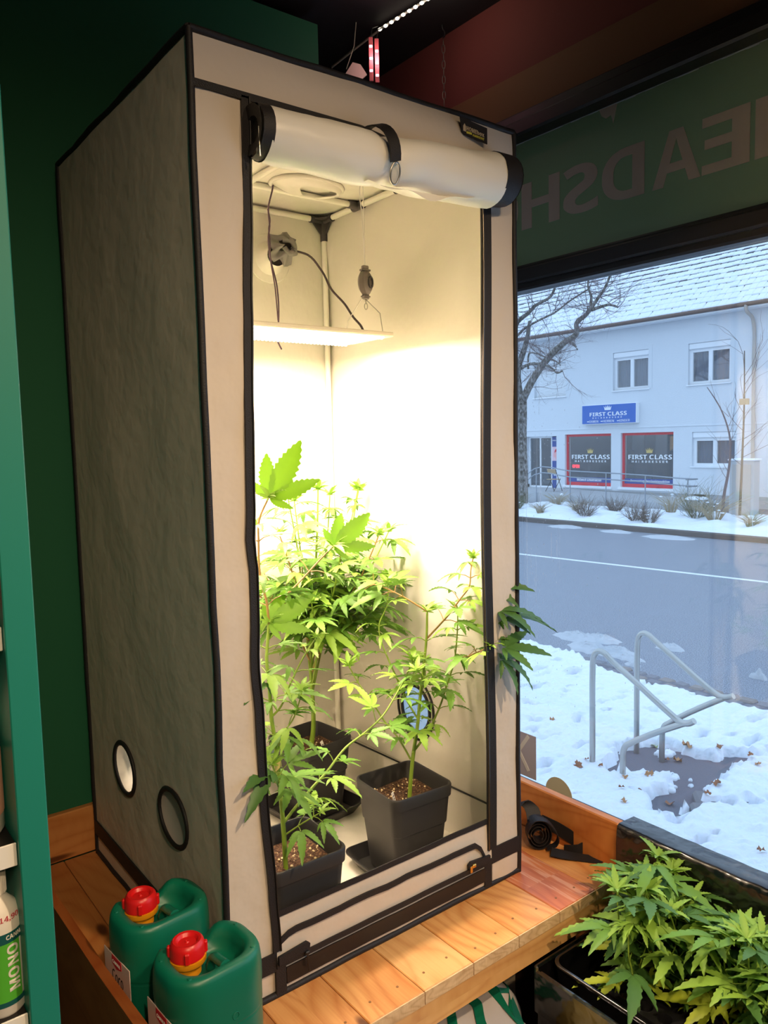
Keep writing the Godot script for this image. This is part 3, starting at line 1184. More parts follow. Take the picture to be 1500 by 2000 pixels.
func vents(t: Node3D) -> void:
	var B: Material = M["black webbing"]
	var side := Transform3D(Basis(V(0, 0, 1), V(0, 1, 0), V(-1, 0, 0)), Vector3.ZERO)
	# open duct hole, its sleeve slumped inwards
	var st := S()
	torus(st, Transform3D(side.basis, V(-0.003, 0.323, -0.529)), 0.069, 0.061, 0.007, 28, 6, 0.6)
	obj("duct_ring", st, B, t)
	st = S()
	lathe(st, [Vector2(1.0, 0.0), Vector2(0.93, 0.02), Vector2(0.8, 0.05)], 24, Transform3D(Basis(V(0, 0.062, 0), V(1, 0, 0), V(0, 0, 0.07)), V(0.0, 0.323, -0.529)))
	obj("duct_sleeve", st, M["tent lining"], t)
	st = S()
	torus(st, Transform3D(side.basis, V(-0.003, 0.312, -0.237)), 0.074, 0.059, 0.0062, 28, 6, 0.6)
	obj("duct_ring", st, B, t)
	st = S()
	lathe(st, [Vector2(0.078, 0.0), Vector2(0.06, 0.008), Vector2(0.03, 0.012), Vector2(0.0, 0.013)], 28, Transform3D(Basis(V(0, 0.82, 0), V(1, 0, 0), V(0, 0, 1)), V(0.002, 0.312, -0.237)))
	obj("duct_cover", st, mat("satin cover", rgb(196, 190, 184), 0.3, 0.15), t)
	# round gauze window in the far side, a black ring inside a black ring
	var fx := 0.789
	for r in [[0.062, 0.068, 0.0055], [0.079, 0.09, 0.0045]]:
		st = S()
		torus(st, Transform3D(side.basis, V(0.7925, 0.322, -0.388)), r[0], r[1], r[2], 28, 6, 0.6)
		obj("window_ring", st, M["black zip"], t)
	st = S()
	lathe(st, [Vector2(0.064, 0.001), Vector2(0.0, 0.001), Vector2(0.0, 0.0), Vector2(0.064, 0.0)], 24, Transform3D(Basis(V(0, 1.08, 0), V(1, 0, 0), V(0, 0, 1)), V(0.797, 0.322, -0.388)))
	obj("window_gauze", st, M["vent gauze"], t)
	# cable sleeve of the rear wall, tied in a knot
	st = S()
	lathe(st, [Vector2(0.075, 0.0), Vector2(0.07, 0.008), Vector2(0.05, 0.012), Vector2(0.034, 0.03), Vector2(0.03, 0.05)], 20, Transform3D(Basis(V(1, 0, 0), V(0, 0, 1), V(0, -1, 0)), V(0.585, 1.64, -0.782)))
	obj("cable_sleeve_collar", st, M["tent lining"], t)
	st = S()
	surf(st, 26, 12, func(u, v):
		var a: float = u * TAU
		var r: float = (0.02 + 0.024 * sin(PI * v)) * (1.0 + 0.22 * sin(a * 5.0 + v * 3.0) + 0.1 * sin(a * 11.0))
		return V(0.602 + cos(a) * r, 1.66 + sin(a) * r, -0.75 + 0.055 * v - 0.02 * cos(a * 5.0) * v))
	tube(st, smooth(PackedVector3Array([V(0.59, 1.68, -0.7), V(0.61, 1.675, -0.685), V(0.622, 1.655, -0.69), V(0.6, 1.64, -0.685), V(0.588, 1.655, -0.69)])), 0.009, 0.007, 6)
	obj("cable_sleeve", st, M["grey sleeve"], t)
	# slack sleeve in the roof
	st = S()
	torus(st, Transform3D(Basis(V(1, 0, 0), V(0, 0, 1), V(0, -1, 0)), V(0.575, 1.782, -0.54)), 0.105, 0.075, 0.006, 28, 6)
	surf(st, 28, 6, func(u, v):
		var a: float = u * TAU
		var r: float = lerpf(1.0, 0.5, v) * (1.0 + 0.14 * v * sin(a * 3.0))
		return V(0.575 + 0.03 * v + cos(a) * 0.105 * r, 1.784 - 0.016 * sin(PI * v * 0.7), -0.54 + sin(a) * 0.075 * r))
	obj("roof_sleeve", st, M["tent lining"], t)


func door_roll(t: Node3D) -> void:
	# the rolled door: a slack roll of white film bound by one strap
	var ax := func(u: float) -> Vector3: return V(lerpf(0.122, 0.692, u), lerpf(1.648, 1.667, u) - 0.012 * sin(PI * u), lerpf(0.018, 0.03, u) + 0.012 * sin(PI * u))
	var st := S()
	surf(st, 56, 30, func(u, v):
		var a: float = v * TAU
		var r: float = lerpf(0.046, 0.056, u) + 0.003 * wrinkle.get_noise_3d(u * 5.0, cos(a) * 1.2, sin(a) * 1.2)
		r -= 0.006 * exp(-pow((u - 0.44) / 0.03, 2.0)) * (1.0 + 0.5 * sin(a * 3.0))
		r += 0.006 * sin(a * 2.0 + u * 9.0) * exp(-pow((u - 0.56) / 0.1, 2.0))
		return ax.call(u) + V(0, cos(a) * r * (1.0 if cos(a) > 0 else 1.1), sin(a) * r))
	var roll := obj("door_roll", st, M["door film"], t)
	for e in [[0.0, V(-0.022, 0, 0), 0.047], [1.0, V(0.05, 0.004, 0.0), 0.057]]:
		st = S()
		var c: Vector3 = ax.call(e[0])
		surf(st, 4, 24, func(u, v):
			var a: float = v * TAU
			var r: float = e[2] + 0.0015 - 0.003 * u
			return c + e[1] * u + V(0.004 * signf(e[0] - 0.5) * -1.0, cos(a) * r, sin(a) * r))
		lathe(st, [Vector2(e[2] - 0.003, 0), Vector2(0.024, -0.004), Vector2(0.02, -0.012), Vector2(0, -0.012)], 24, Transform3D(Basis(V(0, 1, 0), V(-signf(e[1].x), 0, 0) * -1.0, V(0, 0, 1)), c + e[1]))
		obj("end_band", st, M["black webbing"], roll)
	# hem of the roll hanging below its middle
	st = S()
	surf(st, 24, 4, func(u, v): return ax.call(lerpf(0.36, 0.86, u)) + V(0, -0.052 - 0.014 * v * sin(PI * u) * (1.0 + 0.5 * sin(u * 14.0)), 0.014 + 0.016 * v))
	obj("loose_hem", st, M["door film"], roll)
	# strap with its metal ring
	st = S()
	var p := PackedVector3Array()
	var a := PackedVector3Array()
	var c: Vector3 = ax.call(0.44)
	for k in 14:
		var ang := lerpf(-0.75, 1.9, k / 13.0)
		p.append(V(c.x - 0.02 + 0.018 * k / 13.0, c.y, c.z) + V(0, cos(ang), sin(ang)) * 0.061)
		a.append(V(0.0125, 0.004, 0))
	ribbon(st, p, a, 0.003)
	obj("roll_strap", st, M["black webbing"], t)
	st = S()
	torus(st, Transform3D(Basis(Vector3.RIGHT, 0.25), c + V(0.0, -0.04, 0.053)), 0.0115, 0.02, 0.002, 20, 6)
	obj("strap_ring", st, M["steel"], t)
	st = S()
	torus(st, Transform3D(Basis(Vector3.UP, 0.8), V(0.107, 1.672, 0.045)), 0.004, 0.009, 0.0013, 18, 6)
	obj("eyelet", st, M["steel"], t)
	st = S()
	tube(st, PackedVector3Array([V(0.102, 1.646, 0.046), V(0.103, 1.615, 0.046), V(0.1045, 1.596, 0.045)]), 0.0008, 0.002, 6)
	obj("cord_end", st, M["steel"], t)


func poles(t: Node3D) -> void:
	var P: Material = M["pole white"]
	var y := 1.775
	var n := 0.022
	for s in [[V(n, 0.02, -n), V(n, y, -n)], [V(0.778, 0.02, -n), V(0.778, y, -n)], [V(n, 0.02, -0.768), V(n, y, -0.768)], [V(0.778, 0.02, -0.768), V(0.778, y, -0.768)],
			[V(n, y, -n), V(0.778, y, -n)], [V(n, y, -0.768), V(0.778, y, -0.768)], [V(n, y, -n), V(n, y, -0.768)], [V(0.778, y, -n), V(0.778, y, -0.768)],
			[V(n, y, -0.386), V(0.778, y, -0.386)], [V(n, y, -0.585), V(0.778, y, -0.585)], [V(0.42, y + 0.002, -0.386), V(0.42, y + 0.002, -0.768)]]:
		var st := S()
		tube(st, PackedVector3Array([s[0], s[1]]), 0.0085, 0.0085, 12)
		obj("pole", st, P, t)
	for c in [V(0.778, y, -0.768), V(n, y, -0.768), V(n, y, -n), V(0.778, y, -n)]:
		var dx := -1.0 if c.x > 0.4 else 1.0
		var dz := 1.0 if c.z < -0.4 else -1.0
		var st := S()
		tube(st, PackedVector3Array([c, c + V(dx * 0.05, 0, 0)]), 0.0115, 0.0115, 12)
		tube(st, PackedVector3Array([c, c + V(0, 0, dz * 0.05)]), 0.0115, 0.0115, 12)
		tube(st, PackedVector3Array([c + V(0, 0.012, 0), c + V(0, -0.062, 0)]), 0.0115, 0.0115, 12)
		for w in [[V(dx * 0.05, 0, 0), V(0, -0.055, 0)], [V(0, 0, dz * 0.05), V(0, -0.055, 0)], [V(dx * 0.05, 0, 0), V(0, 0, dz * 0.05)]]:
			var nr: Vector3 = w[0].cross(w[1]).normalized() * 0.003
			for sg in [-1.0, 1.0]:
				face(st, [c + nr * sg, c + w[0] + nr * sg, c + w[1] + nr * sg], c + (w[0] + w[1]) / 3)
			face(st, [c + w[0] + nr, c + w[1] + nr, c + w[1] - nr, c + w[0] - nr], c)
		obj("corner_connector", st, M["connector grey"], t)
	for z in [-0.386, -0.585]:
		for x in [0.0, 1.0]:
			var st := S()
			var cx := lerpf(n, 0.778, x)
			tube(st, PackedVector3Array([V(cx, y, z - 0.025), V(cx, y, z + 0.025)]), 0.0115, 0.0115, 12)
			tube(st, PackedVector3Array([V(cx, y, z), V(cx + (0.036 if x == 0.0 else -0.036), y, z)]), 0.0115, 0.0115, 12)
			obj("tee_connector", st, M["connector grey"], t)


func grow_light() -> void:
	var y := 1.362
	var t := thing("grow_light", "flat LED grow light panel glowing white inside the tent", "lamp", V(0.405, y, -0.4))
	var hx := 0.275
	var hz := 0.092
	var st := S()
	span(st, V(-hx, 0.0, -hz), V(hx, 0.012, hz), 0.003)
	obj("housing", st, M["led housing"], t)
	st = S()
	span(st, V(-hx + 0.004, -0.004, -hz + 0.004), V(hx - 0.03, 0.0, hz - 0.004))
	obj("led_panel", st, M["led glow"], t)
	st = S()
	for k in 46:
		for z in [-hz + 0.012, hz - 0.01]:
			box(st, V(-hx + 0.012 + k * 0.0112, -0.0055, z), V(0.006, 0.004, 0.006), 0.001)
	obj("diode", st, M["led glow"], t)
	var a := AreaLight3D.new()
	a.name = "grow_lamp_light"
	a.area_size = Vector2(hx * 2 - 0.03, hz * 2)
	a.light_color = Color(1.0, 0.895, 0.79)
	a.light_energy = 2.9
	a.area_range = 10.0
	a.shadow_enabled = true
	a.position = V(-0.01, -0.012, 0)
	a.rotation.x = -PI / 2
	t.add_child(a)
	for sx in [1.0, -1.0]:
		st = S()
		var cx: float = sx * 0.245
		tube(st, PackedVector3Array([V(cx, 0.012, hz - 0.01), V(cx, 0.06, hz - 0.02), V(cx, 0.105, 0.012), V(cx, 0.112, 0.0), V(cx, 0.105, -0.012), V(cx, 0.06, -hz + 0.02), V(cx, 0.012, -hz + 0.01)]), 0.0013, 0.0013, 6)
		obj("hanger_wire", st, M["steel"], t)
	# rope ratchets from which it hangs
	var says := ["grey rope ratchet pulley hanging right of the tied cable sleeve", "grey rope ratchet pulley at the left end of the grow light"]
	for i in 2:
		var cx: float = 0.405 + [0.245, -0.245][i]
		var r := thing("rope_ratchet", says[i], "pulley", V(cx, 1.48, -0.388), "rope ratchets")
		st = S()
		lathe(st, [Vector2(0, -0.013), Vector2(0.02, -0.013), Vector2(0.027, -0.007), Vector2(0.027, 0.007), Vector2(0.02, 0.013), Vector2(0, 0.013)], 20, Transform3D(Basis(V(0, 1.15, 0), V(0.5, 0, 0.87), V(0.87, 0, -0.5)), V(0, 0.03, 0)))
		obj("pulley_case", st, M["ratchet grey"], r)
		st = S()
		torus(st, Transform3D(Basis(Vector3.UP, 0.52), V(0.008, 0.03, 0.014)), 0.012, 0.014, 0.0025, 16, 6)
		obj("pulley_hub", st, M["connector grey"], r)
		st = S()
		box(st, V(0, 0.066, 0), V(0.018, 0.016, 0.012), 0.002)
		box(st, V(0, 0.062, 0), V(0.028, 0.005, 0.014), 0.001)
		box(st, V(0, -0.006, 0), V(0.018, 0.014, 0.012), 0.002)
		box(st, V(0, -0.006, 0), V(0.024, 0.004, 0.013), 0.001)
		obj("neck", st, M["ratchet grey"], r)
		st = S()
		torus(st, Transform3D(Basis(Vector3.UP, 0.8), V(0, -0.019, 0)), 0.004, 0.006, 0.0014, 14, 5)
		torus(st, Transform3D(Basis(Vector3.UP, -0.7), V(0, -0.031, 0)), 0.004, 0.008, 0.0014, 14, 5)
		obj("link", st, M["steel"], r)
		st = S()
		tube(st, PackedVector3Array([V(0, 0.074, 0), V(0.0, 0.29, 0.0)]), 0.0013, 0.0013, 5)
		tube(st, smooth(PackedVector3Array([V(0.002, 0.29, 0.012), V(0.003, 0.308, 0.0), V(0.002, 0.29, -0.012), V(0.002, 0.2, -0.01), V(0, 0.075, 0)])), 0.0013, 0.0013, 5)
		obj("rope", st, M["white plastic"], r)
	st = S()
	tube(st, smooth(PackedVector3Array([V(0.629, 1.652, -0.70), V(0.66, 1.641, -0.68), V(0.687, 1.593, -0.65), V(0.686, 1.531, -0.60), V(0.695, 1.484, -0.55), V(0.689, 1.439, -0.5), V(0.68, 1.405, -0.45), V(0.668, 1.376, -0.42)])), 0.0032, 0.0032, 8)
	tag(obj("power_cable", st, M["cable brown"]), "dark power cable curving from the tied sleeve down to the grow light", "cable")
	st = S()
	tube(st, smooth(PackedVector3Array([V(0.499, 1.773, -0.6), V(0.495, 1.789, -0.585), V(0.487, 1.772, -0.572), V(0.479, 1.72, -0.585), V(0.481, 1.675, -0.585), V(0.476, 1.646, -0.585), V(0.5, 1.6, -0.62), V(0.506, 1.521, -0.6), V(0.505, 1.41, -0.6), V(0.5, 1.382, -0.6), V(0.514, 1.352, -0.6)])), 0.0022, 0.0022, 6)
	tube(st, smooth(PackedVector3Array([V(0.479, 1.72, -0.589), V(0.485, 1.69, -0.588), V(0.479, 1.668, -0.587), V(0.482, 1.646, -0.588), V(0.503, 1.6, -0.625), V(0.502, 1.521, -0.604), V(0.508, 1.43, -0.604)])), 0.0018, 0.0018, 6)
	tag(obj("hanging_cord", st, M["cord purple"]), "thin dark cord looped over the tent's rear crossbar and hanging down", "cord")


# ---------------------------------------------------------------- hemp plants
var leaf_kinds := {}


func leaf_mesh(seed_: int, fingers: int, slim: float, droop: float, cup: float, teeth := 7) -> ArrayMesh:
	# a palmate leaf of length 1: stalk end at the origin, middle finger along +x, upper side +y
	var r := RandomNumberGenerator.new()
	r.seed = seed_
	var st := S()
	st.set_smooth_group(0)
	var half := fingers / 2
	for k in range(-half, half + 1):
		var rel := absf(k) / maxf(1.0, half)
		var ang: float = k * (0.62 if fingers >= 7 else 0.75) + r.randf_range(-0.08, 0.08)
		var ln: float = lerpf(1.0, 0.36, pow(rel, 1.25)) * r.randf_range(0.92, 1.05)
		var wd := slim * ln * r.randf_range(0.9, 1.1)
		var d := V(cos(ang), 0, sin(ang))
		var s := V(-sin(ang), 0, cos(ang))
		var dr := droop * r.randf_range(0.6, 1.3)
		var curl := r.randf_range(-0.12, 0.12)
		var n := teeth * 2
		var c := []
		for i in n + 1:
			var t := float(i) / n
			var w := wd * pow(sin(PI * pow(t, 0.82)), 0.85) * (1.0 if i % 2 == 1 else 0.80)
			if i == n:
				w = 0.0
			var mid := d * (0.03 + t) * ln + s * curl * t * t * ln + V(0, (0.10 * t - dr * t * t) * ln, 0)
			var lift := V(0, cup * w, 0)
			var fwd := d * (0.35 * ln / n if i % 2 == 1 else 0.0)
			c.append([mid, mid + s * w + lift + fwd, mid - s * w + lift + fwd])
		for i in n:
			for sd in [1, 2]:
				var q := [c[i][0], c[i + 1][0], c[i + 1][sd], c[i][sd]]
				var col := [Color(1.25, 1.2, 1.1), Color(1.25, 1.2, 1.1), Color(0.92, 0.95, 0.9), Color(0.92, 0.95, 0.9)]
				for tr in ([[0, 1, 2], [0, 2, 3]] if sd == 2 else [[0, 2, 1], [0, 3, 2]]):
					for v in tr:
						st.set_color(col[v])
						st.add_vertex(q[v])
	return done(st)


func leaf_set() -> void:
	leaf_kinds["seven"] = [leaf_mesh(1, 7, 0.125, 0.35, 0.25), leaf_mesh(2, 7, 0.13, 0.55, 0.3), leaf_mesh(3, 7, 0.12, 0.2, 0.2)]
	leaf_kinds["five"] = [leaf_mesh(4, 5, 0.16, 0.35, 0.25), leaf_mesh(5, 5, 0.15, 0.5, 0.3), leaf_mesh(6, 5, 0.17, 0.15, 0.3)]
	leaf_kinds["fan"] = [leaf_mesh(10, 5, 0.185, 0.1, 0.12, 10)]
	leaf_kinds["three"] = [leaf_mesh(7, 3, 0.16, 0.25, 0.3), leaf_mesh(8, 3, 0.14, 0.45, 0.3)]
	leaf_kinds["one"] = [leaf_mesh(9, 1, 0.2, 0.3, 0.3)]


func add_leaf(parent: Node3D, at: Vector3, out: Vector3, up: Vector3, size: float, kind := "seven", tone := "leaf mid", label := "") -> void:
	var x := out.normalized()
	var z := x.cross(up).normalized()
	var y := z.cross(x).normalized()
	var ks: Array = leaf_kinds[kind]
	var o := inst("leaf", ks[rng.randi() % ks.size()], M[tone], parent, Transform3D(Basis(x, y, z).scaled_local(Vector3.ONE * size), at))
	if label:
		tag(o, label, "")


func grow(parent: Node3D, called: String, path: Array, r0: float, r1: float, from: float, nodes: int, s0: float, s1: float, tones: Array, tip := 5, m := "stem green", squat := 0.35) -> void:
	# one stem along path with opposite leaves at its nodes and a tuft at its end
	var p := smooth(PackedVector3Array(path), 6)
	var st := S()
	tube(st, p, r0, r1, 7)
	var a0 := rng.randf() * TAU
	var leaves := []
	for i in nodes:
		var u := lerpf(from, 0.97, (i + rng.randf_range(-0.2, 0.2)) / maxf(1.0, nodes))
		u = clampf(u, 0.02, 0.97)
		var k := int(u * (p.size() - 1))
		var at := p[k].lerp(p[k + 1], u * (p.size() - 1) - k)
		var t := (p[k + 1] - p[k]).normalized()
		var sx := t.cross(V(0.31, 0.2, 0.93)).normalized()
		var sy := t.cross(sx)
		var size := lerpf(s0, s1, float(i) / maxf(1.0, nodes - 1)) * rng.randf_range(0.75, 1.15)
		for sd in 2:
			var a := a0 + i * PI / 2 + sd * PI + rng.randf_range(-0.4, 0.4)
			var d := (sx * cos(a) + sy * sin(a)) * 0.9 + t * 0.35
			d = V(d.x, d.y * 0.6 + 0.12, d.z).normalized()
			var joint := at + d * size * 0.45
			tube(st, PackedVector3Array([at, at.lerp(joint, 0.5) + V(0, size * 0.04, 0), joint]), 0.0013, 0.001, 4, false)
			leaves.append([joint, V(d.x, d.y * squat - 0.12, d.z), V(rng.randf_range(-0.35, 0.35), 1, rng.randf_range(-0.35, 0.35)), size])
	obj(called, st, M[m], parent)
	for l in leaves:
		add_leaf(parent, l[0], l[1], l[2], l[3], "seven" if l[3] > 0.085 else "five" if l[3] > 0.05 else "three", tones[rng.randi() % tones.size()])
	for i in tip:
		var a := a0 + i * 2.4
		var t := (p[-1] - p[-3]).normalized()
		var d := V(cos(a), 0.75, sin(a)) + t * 0.4
		add_leaf(parent, p[-1], d, V(-d.x, 1.0, -d.z), s1 * rng.randf_range(0.45, 0.75), "three" if i % 2 else "five", "leaf light")


func square_pot(t: Node3D, turn: float, w: float, h: float) -> void:
	# a square plastic pot with rounded corners: rim, collar, tapering wall
	var base := Basis(Vector3.UP, turn)
	var prof := [[0.0, 0.70], [0.004, 0.735], [0.55 * h, 0.855], [0.56 * h, 0.885], [0.80 * h, 0.93], [0.86 * h, 0.945], [0.87 * h, 0.985], [0.985 * h, 1.0], [h, 0.985], [h, 0.945], [0.985 * h, 0.93], [0.82 * h, 0.9], [0.79 * h, 0.88]]
	var rings := []
	for q in prof:
		var r := PackedVector3Array()
		for v in ring2(rounded(w * q[1], w * q[1], w * 0.13 * q[1], 6), q[0]):
			r.append(base * v)
		rings.append(r)
	var st := S()
	stack(st, rings, true, false, [1, 2, 3, 5, 6, 8, 9])
	obj("pot", st, M["pot black"], t)
	st = S()
	var g := []
	for j in 13:
		var sc := j / 12.0
		var r := PackedVector3Array()
		for v in ring2(rounded(w * 0.885 * maxf(sc, 0.02), w * 0.885 * maxf(sc, 0.02), w * 0.11 * maxf(sc, 0.02), 6), h * 0.81):
			var q := base * v
			r.append(q + V(0, noise.get_noise_2d((q.x + t.position.x) * 60.0, q.z * 60.0) * 0.008 + noise.get_noise_2d(q.x * 18.0, q.z * 18.0 + 5.0) * 0.008, 0))
		g.append(r)
	stack(st, g, true, false)
	obj("soil", st, M["soil"], t)
	st = S()
	for k in 70:
		var q := base * V(rng.randf_range(-0.4, 0.4) * w, h * 0.812, rng.randf_range(-0.4, 0.4) * w)
		var s := rng.randf_range(0.0018, 0.0042)
		box(st, q + V(0, noise.get_noise_2d((q.x + t.position.x) * 60.0, q.z * 60.0) * 0.008 + 0.002, 0), V(s, s * 0.8, s) * 1.3, s * 0.4, Basis.from_euler(V(rng.randf() * 3, rng.randf() * 3, 0)))
	tag(obj("perlite_grit", st, M["perlite"], t), "", "", "", "stuff")


func saucer(at: Vector3, turn: float, w: float, label: String) -> void:
	var t := thing("saucer", label, "saucer", at, "square plant saucers")
	t.rotation.y = turn
	var rings := []
	for q in [[0.0, 0.82], [0.028, 0.97], [0.03, 1.0], [0.033, 1.0], [0.034, 0.97], [0.03, 0.95], [0.004, 0.80], [0.004, 0.02]]:
		rings.append(ring2(rounded(w * q[1], w * q[1], w * 0.12 * q[1], 6), q[0]))
	var st := S()
	stack(st, rings, true, true, [1, 2, 3, 4, 5, 6])
	obj("dish", st, M["saucer black"], t)


func plant_tag(t: Node3D, at: Vector3, turn: float, tilt: float, h := 0.05) -> void:
	var st := S()
	var b := Basis.from_euler(V(tilt, turn, 0.12))
	box(st, at + b * V(0, h / 2, 0), V(0.012, h, 0.0012), 0.0004, b)
	var o := obj("plant_label", st, M["white plastic"], t)
	st = S()
	for k in 3:
		box(st, at + b * V(0, h * (0.5 + 0.15 * k), 0.0007), V(0.007, 0.0022, 0.0004), 0.0, b)
	obj("handwriting", st, M["label ink"], o)


func rel(o: Vector3, a: Array) -> Array:
	return a.map(func(v): return v - o)


func pots() -> void:
	leaf_set()
	saucer(V(0.582, 0.009, -0.187), -0.06, 0.235, "black square saucer under the right-hand potted plant in the tent")
	saucer(V(0.562, 0.009, -0.597), 0.1, 0.235, "black square saucer under the rear potted plant in the tent")
	saucer(V(0.202, 0.009, -0.118), -0.02, 0.205, "black square saucer under the front left potted plant in the tent")
	# front left
	var t := thing("potted_hemp_plant", "tall thin hemp plant in black pot nearest the tent's left front post", "potted plant", V(0.2, 0.014, -0.104), "potted hemp plants in the tent")
	square_pot(t, -0.03, 0.186, 0.226)
	var o := t.position
	var tones := ["leaf mid", "leaf mid", "leaf light"]
	grow(t, "stem", rel(o, [V(0.181, 0.19, -0.09), V(0.178, 0.295, -0.09), V(0.178, 0.392, -0.1), V(0.172, 0.471, -0.1), V(0.165, 0.528, -0.1), V(0.163, 0.595, -0.1), V(0.159, 0.655, -0.1), V(0.163, 0.689, -0.1), V(0.167, 0.725, -0.1)]), 0.0055, 0.003, 0.25, 5, 0.1, 0.07, tones, 3)
	grow(t, "branch", rel(o, [V(0.167, 0.725, -0.1), V(0.164, 0.77, -0.1), V(0.152, 0.819, -0.1), V(0.145, 0.896, -0.09), V(0.143, 0.943, -0.08), V(0.16, 0.985, -0.07)]), 0.003, 0.0018, 0.2, 4, 0.08, 0.06, tones, 3, "stem red")
	grow(t, "branch", rel(o, [V(0.179, 0.298, -0.09), V(0.209, 0.322, -0.09), V(0.26, 0.353, -0.095), V(0.293, 0.369, -0.1), V(0.356, 0.408, -0.11), V(0.417, 0.424, -0.12), V(0.482, 0.45, -0.13), V(0.53, 0.488, -0.14), V(0.566, 0.518, -0.15), V(0.59, 0.554, -0.15)]), 0.0035, 0.0016, 0.16, 7, 0.07, 0.075, tones, 5)
	grow(t, "branch", rel(o, [V(0.165, 0.528, -0.1), V(0.178, 0.544, -0.09), V(0.2, 0.594, -0.08), V(0.238, 0.66, -0.07), V(0.262, 0.685, -0.07)]), 0.0025, 0.0014, 0.2, 4, 0.075, 0.06, tones, 4)
	grow(t, "branch", rel(o, [V(0.167, 0.725, -0.1), V(0.204, 0.754, -0.12), V(0.288, 0.809, -0.14), V(0.349, 0.849, -0.15), V(0.366, 0.861, -0.15)]), 0.0025, 0.0016, 0.3, 3, 0.08, 0.06, tones, 3, "stem red")
	grow(t, "branch", rel(o, [V(0.173, 0.438, -0.1), V(0.174, 0.488, -0.08), V(0.19, 0.536, -0.05), V(0.211, 0.585, -0.05)]), 0.002, 0.0012, 0.3, 3, 0.07, 0.06, tones, 4)
	grow(t, "branch", rel(o, [V(0.178, 0.36, -0.095), V(0.16, 0.4, -0.07), V(0.14, 0.43, -0.045), V(0.125, 0.46, -0.03)]), 0.002, 0.0012, 0.3, 3, 0.085, 0.07, tones, 3)
	grow(t, "branch", rel(o, [V(0.18, 0.27, -0.09), V(0.21, 0.3, -0.06), V(0.24, 0.32, -0.04)]), 0.002, 0.0012, 0.4, 2, 0.075, 0.06, tones, 3)
	# the big fan leaves that face the viewer
	for f in [[V(0.161, 0.985, -0.07), V(0.62, 0.74, 0.1), 0.14], [V(0.366, 0.861, -0.15), V(0.88, 0.45, 0.1), 0.125], [V(0.167, 0.727, -0.1), V(0.85, 0.25, 0.15), 0.115]]:
		add_leaf(t, f[0] - o, f[1], V(-0.62, 0.35, 0.75), f[2], "fan", "leaf fan", "large fan leaf facing the viewer")
	for f in [[V(0.13, 0.62, -0.055), V(-0.75, 0.02, 0.65), V(0.3, 1, 0.3)], [V(0.115, 0.455, -0.02), V(-0.8, 0.12, 0.55), V(0.1, 1, 0.5)], [V(0.118, 0.452, -0.02), V(-0.7, -0.15, 0.6), V(0.1, 1, 0.5)]]:
		add_leaf(t, f[0] - o, f[1], f[2], 0.1, "three", "leaf dark")
	plant_tag(t, V(0.155, 0.42, -0.085) - o, 0.3, 0.1, 0.06)
	var st := S()
	box(st, V(0.165, 0.435, -0.08) - o, V(0.022, 0.026, 0.0015), 0.0004, Basis.from_euler(V(0, 0.4, 0.2)))
	obj("paper_tag", st, M["label cream"], t)
	# right
	t = thing("potted_hemp_plant", "branching hemp plant in black pot at the right of the tent floor", "potted plant", V(0.582, 0.014, -0.187), "potted hemp plants in the tent")
	square_pot(t, -0.065, 0.186, 0.226)
	o = t.position
	grow(t, "stem", rel(o, [V(0.585, 0.18, -0.17), V(0.598, 0.285, -0.17), V(0.621, 0.371, -0.175), V(0.641, 0.471, -0.18), V(0.653, 0.536, -0.18), V(0.662, 0.6, -0.18), V(0.665, 0.66, -0.18)]), 0.0055, 0.0026, 0.3, 4, 0.08, 0.07, tones, 3)
	grow(t, "branch", rel(o, [V(0.6, 0.311, -0.17), V(0.648, 0.355, -0.165), V(0.679, 0.404, -0.16), V(0.704, 0.473, -0.15), V(0.717, 0.525, -0.14), V(0.721, 0.601, -0.13), V(0.724, 0.658, -0.13)]), 0.003, 0.0016, 0.2, 6, 0.075, 0.065, tones, 4)
	grow(t, "branch", rel(o, [V(0.661, 0.59, -0.18), V(0.674, 0.607, -0.17), V(0.71, 0.659, -0.14), V(0.724, 0.693, -0.12), V(0.745, 0.721, -0.11), V(0.753, 0.767, -0.11), V(0.761, 0.794, -0.11)]), 0.0026, 0.0015, 0.25, 6, 0.08, 0.06, tones, 5, "stem red")
	grow(t, "branch", rel(o, [V(0.665, 0.66, -0.18), V(0.634, 0.693, -0.23), V(0.612, 0.713, -0.28), V(0.583, 0.727, -0.32)]), 0.0024, 0.0014, 0.35, 4, 0.085, 0.065, tones, 4, "stem red")
	grow(t, "branch", rel(o, [V(0.593, 0.296, -0.17), V(0.577, 0.348, -0.2), V(0.564, 0.379, -0.23), V(0.541, 0.436, -0.26), V(0.524, 0.478, -0.29), V(0.509, 0.522, -0.31)]), 0.0026, 0.0014, 0.2, 5, 0.06, 0.065, tones, 4)
	grow(t, "branch", rel(o, [V(0.623, 0.392, -0.175), V(0.613, 0.43, -0.2), V(0.597, 0.486, -0.22), V(0.589, 0.541, -0.25), V(0.586, 0.578, -0.27), V(0.586, 0.615, -0.28), V(0.616, 0.674, -0.28), V(0.619, 0.725, -0.28)]), 0.0026, 0.0014, 0.25, 6, 0.07, 0.06, tones, 5)
	grow(t, "branch", rel(o, [V(0.717, 0.525, -0.14), V(0.719, 0.568, -0.06), V(0.698, 0.602, 0.01)]), 0.002, 0.0014, 0.3, 3, 0.07, 0.06, tones, 4, "stem red")
	grow(t, "branch", rel(o, [V(0.641, 0.471, -0.18), V(0.6, 0.52, -0.13), V(0.56, 0.545, -0.1)]), 0.002, 0.0014, 0.3, 3, 0.075, 0.06, tones, 4)
	grow(t, "branch", rel(o, [V(0.63, 0.42, -0.175), V(0.68, 0.46, -0.22), V(0.72, 0.5, -0.26)]), 0.002, 0.0014, 0.3, 3, 0.07, 0.06, tones, 4)
